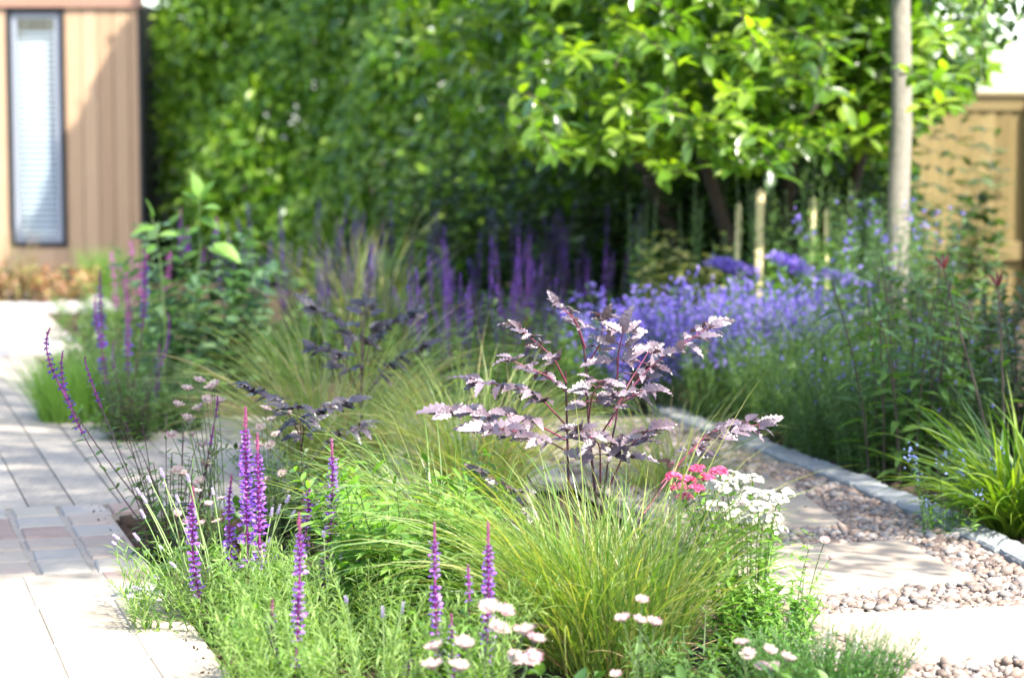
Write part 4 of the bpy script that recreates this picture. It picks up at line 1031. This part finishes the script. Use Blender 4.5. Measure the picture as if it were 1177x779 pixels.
def sapling():
    root, b = plant('sapling', 'young shrub shoot with few big oval leaves against the garden room corner', 'shrub', 185, 452)
    Y = b[1]; path = np.array([P(a, c, Y) - b for a, c in [(188, 455), (190, 380), (184, 300), (178, 260), (172, 245)]])
    m = MB(); m.tubes(path, np.linspace(.006, .003, 5), 5); m.build('stem', M['greenstem'], root)
    m = MB()
    for px_, py_, tx, ty, s in [(180, 262, 140, 264, 1.0), (181, 272, 212, 262, .9), (175, 250, 172, 218, .8), (183, 282, 150, 296, .7), (228, 232, 205, 212, .7), (230, 232, 246, 196, .7), (229, 228, 222, 185, .4), (232, 240, 258, 232, .6), (228, 250, 262, 262, .9), (230, 262, 206, 270, .9), (240, 285, 276, 290, .9), (245, 280, 290, 300, .9)]:
        p = P(px_, py_, Y) - b; q = P(tx, ty, Y - U(.0, .12)) - b; L = np.linalg.norm(q - p) * .72; m.inst(OVATE, basis((q - p)[None], np.array([[.1, -.5, 1.]]), L * .95, L, L), p[None], 0)
    path = np.array([P(a, c, Y) - b for a, c in [(205, 455), (222, 360), (230, 290), (229, 225), (222, 190)]]); m.tubes(path, np.linspace(.005, .002, 5), 5, 1)
    m.build('leaves', [M['leafbright'], M['greenstem']], root)
sapling()
leafy('euonymus', 'low dense dark green mound at the deck edge', 'shrub', 185, 492, 70, .2, (.2, .36), .35, 12, SMALL, (.03, .05), 'leafmid', opp=True)
leafy('alchemilla', 'small yellow green leaves at the foot of the lavender tuft', 'foliage plant', 122, 492, 16, .06, (.06, .16), .6, 5, OVATE, (.03, .05), 'leafbright')
leafy('heuchera', 'low orange and russet leaved plant by the garden room window', 'foliage plant', 62, 344, 60, .32, (.16, .32), .6, 8, OVATE, (.05, .09), 'leaforange', stem='brownstem', taper=.1)
leafy('heuchera', 'russet leaved plant cut by the picture edge below the garden room window', 'foliage plant', 8, 344, 50, .3, (.18, .36), .55, 8, OVATE, (.05, .09), 'leaforange', stem='brownstem', taper=.1)
leafy('feather_grass', 'pinkish feathery plume plant in front of the tall window', 'plume plant', 22, 346, 26, .16, (.4, .62), .3, 16, NARROW, (.05, .08), 'leaforange', angle=.5)
# rear bank foliage
for px_, gy_, lab in [(300, 430, 'green foliage mound behind the large leaved shrub'), (470, 415, 'green foliage at the foot of the deep violet spikes'), (620, 425, 'dark green foliage behind the purple plant'), (705, 455, 'green foliage between the deep violet spikes and the blue flowers')]:
    leafy('foliage_plant', lab, 'foliage plant', px_, gy_, 60, .34, (.25, .5), .4, 11, LANCE, (.06, .10), 'leafmid', opp=True, group='foliage plants in the back border')
leafy('hosta', 'broad pale green leaves below the hedge in the middle', 'hosta', 528, 372, 26, .25, (.3, .6), .6, 4, OVATE, (.18, .28), 'leafbright', taper=0, t0=.5)
leafy('hosta', 'broad green leaves at the hedge foot among the violet spikes', 'hosta', 405, 375, 22, .25, (.25, .5), .6, 4, OVATE, (.16, .26), 'leafmid', taper=0, t0=.5)
# deep violet salvia bank
RM = [M['purplestem'], M['petaldark'], M['petaldark'], M['petaldark']]
def rear_salvia_proto(n, H, r0, spread):
    root, b = plant('salvia', 'x', 'salvia', 0, 500, 'deep violet salvias in the back border')
    ex = stem_paths(n, r0, H, spread, S=8)
    for p in ex:
        fr = U(.36, .52); spike(p, fr, 44, .023, RM, False).build('flower_spike', RM, root)
    m = MB(); leaves_on(m, ex, 8, LANCE, (.06, .09), .08, .6, opp=True, angle=1.1); e2 = stem_paths(24, r0 * 1.2, (H[0] * .4, H[0] * .75), .4); leaves_on(m, e2, 9, LANCE, (.06, .09), .1, 1, opp=True, angle=1.1); m.build('leaves', M['leafmid'], root)
    return root
pa = rear_salvia_proto(16, (.6, .98), .28, .16); pb = rear_salvia_proto(12, (.5, .9), .25, .2)
RS = [(520, 470, 'small deep violet salvia rising out of the pale feathery grass', .8), (610, 440, 'deep violet salvia between the purple plant and the dark undergrowth', .95), (430, 425, 'deep violet salvia just behind the inky actaea', .85), (660, 432, 'deep violet salvia between the back row and the blue flowers', .9), (345, 400, 'deep violet salvia clump in the back row next to the leafy shrub', 1.05), (400, 395, 'deep violet salvia clump behind the tall strap leaved grass', 1.05), (455, 400, 'deep violet salvia clump just before the broad hosta leaves', 1.0), (545, 402, 'deep violet salvia clump between the hosta and the dark hedge gap', 1.03),
      (600, 398, 'deep violet salvia clump under the dark gap of the hedge', 1.0), (655, 395, 'deep violet salvia clump against the blackest part of the hedge gap', 1.0), (690, 402, 'deep violet salvia clump touching the blue flowers', 1.0), (500, 440, 'shorter deep violet salvia in front of the back row', .85), (560, 448, 'shorter deep violet salvia above the pale grass', .9), (590, 470, 'deep violet salvia just behind the top leaves of the purple plant', .85), (370, 430, 'deep violet salvia in front of the strap leaved grass', .8), (300, 398, 'deep violet salvia half hidden by the leafy shrub', .95)]
for i, (px_, gy_, lab, sc) in enumerate(RS):
    src = pa if i % 2 == 0 else pb; p = G(px_, gy_); p[2] = 0
    if i < 2: src.location = p; src.rotation_euler = (0, 0, U(0, 6)); src.scale = (sc,) * 3; src['label'] = lab
    else: copy_thing(src, p, U(0, 6), lab, None, sc)
# orchid pink spikes left
def pink_spikes():
    root, b = plant('salvia', 'orchid pink salvia with feathery spikes above the far paving', 'salvia', 150, 438)
    for tx, ty, ey in [(128, 292, 335), (138, 310, 338), (150, 280, 330), (158, 305, 335), (168, 282, 325), (196, 292, 325), (145, 315, 345)]:
        tip = P(tx, ty, b[1]) - b; foot = np.array([U(-.08, .08), U(-.05, .05), -.03]); t = np.linspace(0, 1, 9)[:, None]; path = foot + (tip - foot) * t + np.array([.02, 0, 0]) * np.sin(t * 3.1)
        spike(path, .42, 50, .036, RM, False).build('flower_spike', [M['greenstem'], M['petalpink'], M['petalpink'], M['petalpink']], root)
    m = MB(); e2 = stem_paths(30, .18, (.25, .5), .3); leaves_on(m, e2, 9, LANCE, (.05, .08), .1, 1, opp=True, angle=1.1); m.build('leaves', M['leafmid'], root)
pink_spikes()
leafy('foliage_plant', 'low green foliage filling the bed corner beside the far paving', 'foliage plant', 140, 425, 90, .38, (.15, .38), .4, 10, LANCE, (.05, .09), 'leafmid', opp=True, group='foliage plants in the back border')
leafy('foliage_plant', 'low green foliage against the far paving below the garden room corner', 'foliage plant', 150, 375, 70, .5, (.15, .34), .4, 10, LANCE, (.06, .1), 'leafmid', opp=True, group='foliage plants in the back border')
# violet spikes at upper left (205-215, 240-300)
dark_salvia('violet salvia spikes in front of the dark corner of the garden room', 212, 440, [(208, 240, 300, .013), (216, 262, 300, .012), (248, 250, 300, .012), (236, 285, 320, .011)], DM, 10, (.3, .5))

# blue flower bank
for px_, gy_, lab, n in [(730, 470, 'mound of lavender blue flowers right behind the top of the purple plant', 46), (800, 470, 'mound of lavender blue flowers in the middle above the purple leaves', 60), (868, 462, 'mound of lavender blue flowers below the pale stakes', 52), (925, 458, 'lavender blue flowers between the green mounds and the young tree', 36)]:
    leafy('catmint', lab, 'catmint', px_, gy_, n, .26, (.40, .68) if px_ < 900 else (.4, .68), .38, 11, LANCE, (.04, .06), 'leafblue', opp=True, group='lavender blue catmints', flowers=('petalblue', 1300 if px_ < 900 else 600, .0135, .03, .45))
def flat_heads():
    root, b = plant('hydrangea', 'rich violet blue flat flower heads above the catmint', 'flowering shrub', 880, 436)
    ms = MB()
    for hx, hy in [(832, 302), (845, 308), (908, 300), (916, 308), (930, 345), (913, 345), (968, 318)]:
        c = P(hx, hy, b[1] + U(-.1, .1)) - b; foot = np.array([c[0] * .4, 0, -.03]); t = np.linspace(0, 1, 6)[:, None]; ms.tubes(foot + (c - foot) * t, np.linspace(.004, .002, 6), 4)
        m = MB(); k = 190; q = sph(k) * (rng.random(k) ** .5)[:, None]; pos = c + q * [.12, .09, .03] + [0, 0, 1] * (q[:, :1] * .04 * U(-1, 1)); s = U(.015, .026, k); m.inst(PETAL, basis(sph(k), sph(k) + [0, -.3, .8], s * 1.3, s, s), pos); m.tubes(np.stack([np.tile(c - [0, 0, .05], (30, 1)), pos[:30]], 1), .0012, 3); m.build('flower_head', M['petalblue'], root)
    ms.build('stems', M['greenstem'], root)
    ex = stem_paths(24, .25, (.4, .65), .3); m = MB(); leaves_on(m, ex, 9, OVATE, (.06, .1), .2, 1, opp=True); m.build('leaves', M['leafmid'], root)
flat_heads()
leafy('spirea', 'pale yellow leaved shrub catching sun behind the blue flowers', 'shrub', 778, 428, 26, .15, (.5, .85), .22, 10, OVATE, (.07, .11), 'leafpale', opp=True, taper=.3)
leafy('delphinium', 'dense green stems hiding the foot of the young tree', 'delphinium', 1035, 452, 60, .25, (.65, 1.08), .12, 20, LANCE, (.07, .11), 'leafblue', flowers=('petalblue', 30, .014, .02, .9))
leafy('spirea', 'yellow green leaved shrub below the pale stakes', 'shrub', 905, 425, 26, .2, (.4, .75), .3, 10, OVATE, (.06, .10), 'leafbright', opp=True, taper=.3)
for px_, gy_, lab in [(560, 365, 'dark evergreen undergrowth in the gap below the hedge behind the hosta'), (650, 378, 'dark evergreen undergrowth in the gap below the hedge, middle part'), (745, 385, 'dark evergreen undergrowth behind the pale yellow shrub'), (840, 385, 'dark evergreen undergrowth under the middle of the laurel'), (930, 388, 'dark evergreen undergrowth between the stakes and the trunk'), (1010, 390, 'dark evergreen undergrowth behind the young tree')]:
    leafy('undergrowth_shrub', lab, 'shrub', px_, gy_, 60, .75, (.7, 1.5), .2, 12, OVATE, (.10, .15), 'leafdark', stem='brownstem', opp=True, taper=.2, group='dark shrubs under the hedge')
# feathery spires
for px_, ty, gy_, lab in [(733, 208, 420, 'feathery green spire alone before the dark hedge gap'), (790, 195, 415, 'feathery green spire behind the pale yellow shrub'), (866, 170, 420, 'tall feathery spire beside the widest stake'), (893, 205, 410, 'feathery spire between the stakes'), (918, 165, 425, 'tallest feathery spire, between the widest and the medium stake'), (962, 195, 420, 'feathery spire near the thin stake'), (988, 190, 418, 'feathery spire a little away from the tree trunk'), (1012, 200, 416, 'feathery spire touching the tree trunk on the laurel side'), (1052, 205, 420, 'feathery spire touching the tree trunk on the fence side'), (826, 250, 425, 'short feathery spire between the pale yellow shrub and the stakes'), (945, 240, 430, 'short feathery spire among the stakes'), (1120, 230, 455, 'feathery spire before the bare fence')]:
    p = G(px_, gy_); H = P(px_, ty, p[1])[2]
    leafy('veronicastrum', lab, 'feathery plant', px_, gy_, 5 if px_ != 1120 else 2, .07, (H * .8, H), .06, 46, LANCE, (.085, .13), 'leafspire', angle=.75, taper=.72, group='feathery green spires', rad=.005, t0=.15)
# right border
for px_, gy_, H_, lab in [(868, 480, .46, 'dense green catmint mound where the edging stones start, behind the purple plant'), (925, 498, .5, 'dense green catmint mound halfway along the edging stones'), (985, 520, .5, 'dense green mound behind the edging stones'), (905, 468, .55, 'green mound just in front of the lavender blue flowers'), (1045, 535, .5, 'green mound at the foot of the brown stemmed shrub'), (1000, 480, .62, 'taller green mound in front of the young tree'), (1080, 520, .62, 'green mound between the brown stemmed shrub and the red tipped shoot')]:
    leafy('catmint', lab, 'catmint', px_, gy_, 150, .30, (H_ * .6, H_), .4, 18, LANCE, (.03, .05), 'leafmid', opp=True, group='green mounds in the right border', flowers=('petalblue', 60, .010, .01, .8))
leafy('viburnum', 'dark stemmed shrub with drooping long leaves behind the edging stones', 'shrub', 1040, 545, 15, .18, (.6, .98), .25, 26, LANCE, (.10, .16), 'leafmid', stem='brownstem', taper=.3, droop=-.35, rad=.005)
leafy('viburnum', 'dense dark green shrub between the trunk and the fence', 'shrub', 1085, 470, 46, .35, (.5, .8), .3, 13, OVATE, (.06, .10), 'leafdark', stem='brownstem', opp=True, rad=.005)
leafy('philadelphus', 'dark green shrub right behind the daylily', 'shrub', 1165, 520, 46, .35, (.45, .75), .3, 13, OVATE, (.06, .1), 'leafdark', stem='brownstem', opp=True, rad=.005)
leafy('delphinium', 'tall green stems with a few blue flowers between the blue mounds and the trunk', 'delphinium', 985, 455, 50, .32, (.6, 1.05), .15, 16, LANCE, (.07, .11), 'leafblue', group=None, flowers=('petalblue', 90, .016, .02, .9))
def red_shoot():
    root, b = plant('photinia', 'shrub shoot tipped with dark red leaves before the fence', 'shrub', 1155, 560)
    Y = b[1]; m = MB(); lv = MB()
    for pts in ([(1155, 560), (1153, 450), (1150, 380), (1147, 330)], [(1150, 560), (1120, 440), (1095, 350), (1085, 310)]):
        path = np.array([P(a, c, Y) - b for a, c in pts]); m.tubes(path, np.linspace(.006, .003, 4), 5)
        e = path[-1]
        leaves_on(lv, path[None], 9, LANCE, (.09, .14), .3, .98, angle=.9, droop=-.3, mat=1)
        lv.inst(LANCE, basis(np.array([[-.05, 0, 1], [.2, -.2, .8], [-.3, .1, .5]]), np.array([[0, -1., 0]] * 3), .05, .065, .05), np.array([e] * 3), 0)
    m.build('stems', M['brownstem'], root); lv.build('leaves', [M['leafred'], M['leafmid']], root)
red_shoot()
def forget():
    root, b = plant('forget_me_not', 'small sky blue flowers between the edging and the daylily', 'flowering plant', 1092, 612)
    ex = stem_paths(22, .09, (.14, .34), .45); m = MB(); leaves_on(m, ex, 7, LANCE, (.03, .05), .1, .8, opp=True); m.build('leaves', M['leafbright'], root)
    m = MB(); m.tubes(ex, .0015, 4); m.build('stems', M['greenstem'], root)
    m = MB(); cen = ex[:, -1]
    for k in range(8):
        q = cen + rng.normal(0, .012, cen.shape); s = U(.007, .012, len(q)); m.inst(PETAL, basis(sph(len(q)), [0, -.4, 1.] + rng.normal(0, .3, q.shape), s * 1.4, s, s), q)
    m.build('blossom', M['petalsky'], root)
forget()
# low dwarf conifer like plant at the bottom right
leafy('dwarf_conifer', 'feathery bright green dwarf plant at the bottom edge by the gravel', 'dwarf plant', 945, 812, 520, .15, (.10, .22), .5, 22, LANCE, (.012, .022), 'moss', angle=.7, taper=.3, rad=.0014)
leafy('low_foliage', 'low green leaves on the soil at the very front of the bed', 'foliage plant', 650, 830, 46, .2, (.06, .16), .7, 7, LANCE, (.03, .05), 'leafmid', opp=True)
leafy('low_foliage', 'low green leaves between the big grass and the feathery dwarf plant', 'foliage plant', 800, 790, 60, .14, (.06, .2), .6, 9, LANCE, (.03, .055), 'leafmid', opp=True)
leafy('low_foliage', 'low green leaves at the foot of the white flowers by the gravel', 'foliage plant', 880, 750, 40, .12, (.08, .2), .6, 8, LANCE, (.03, .05), 'leafbright', opp=True)
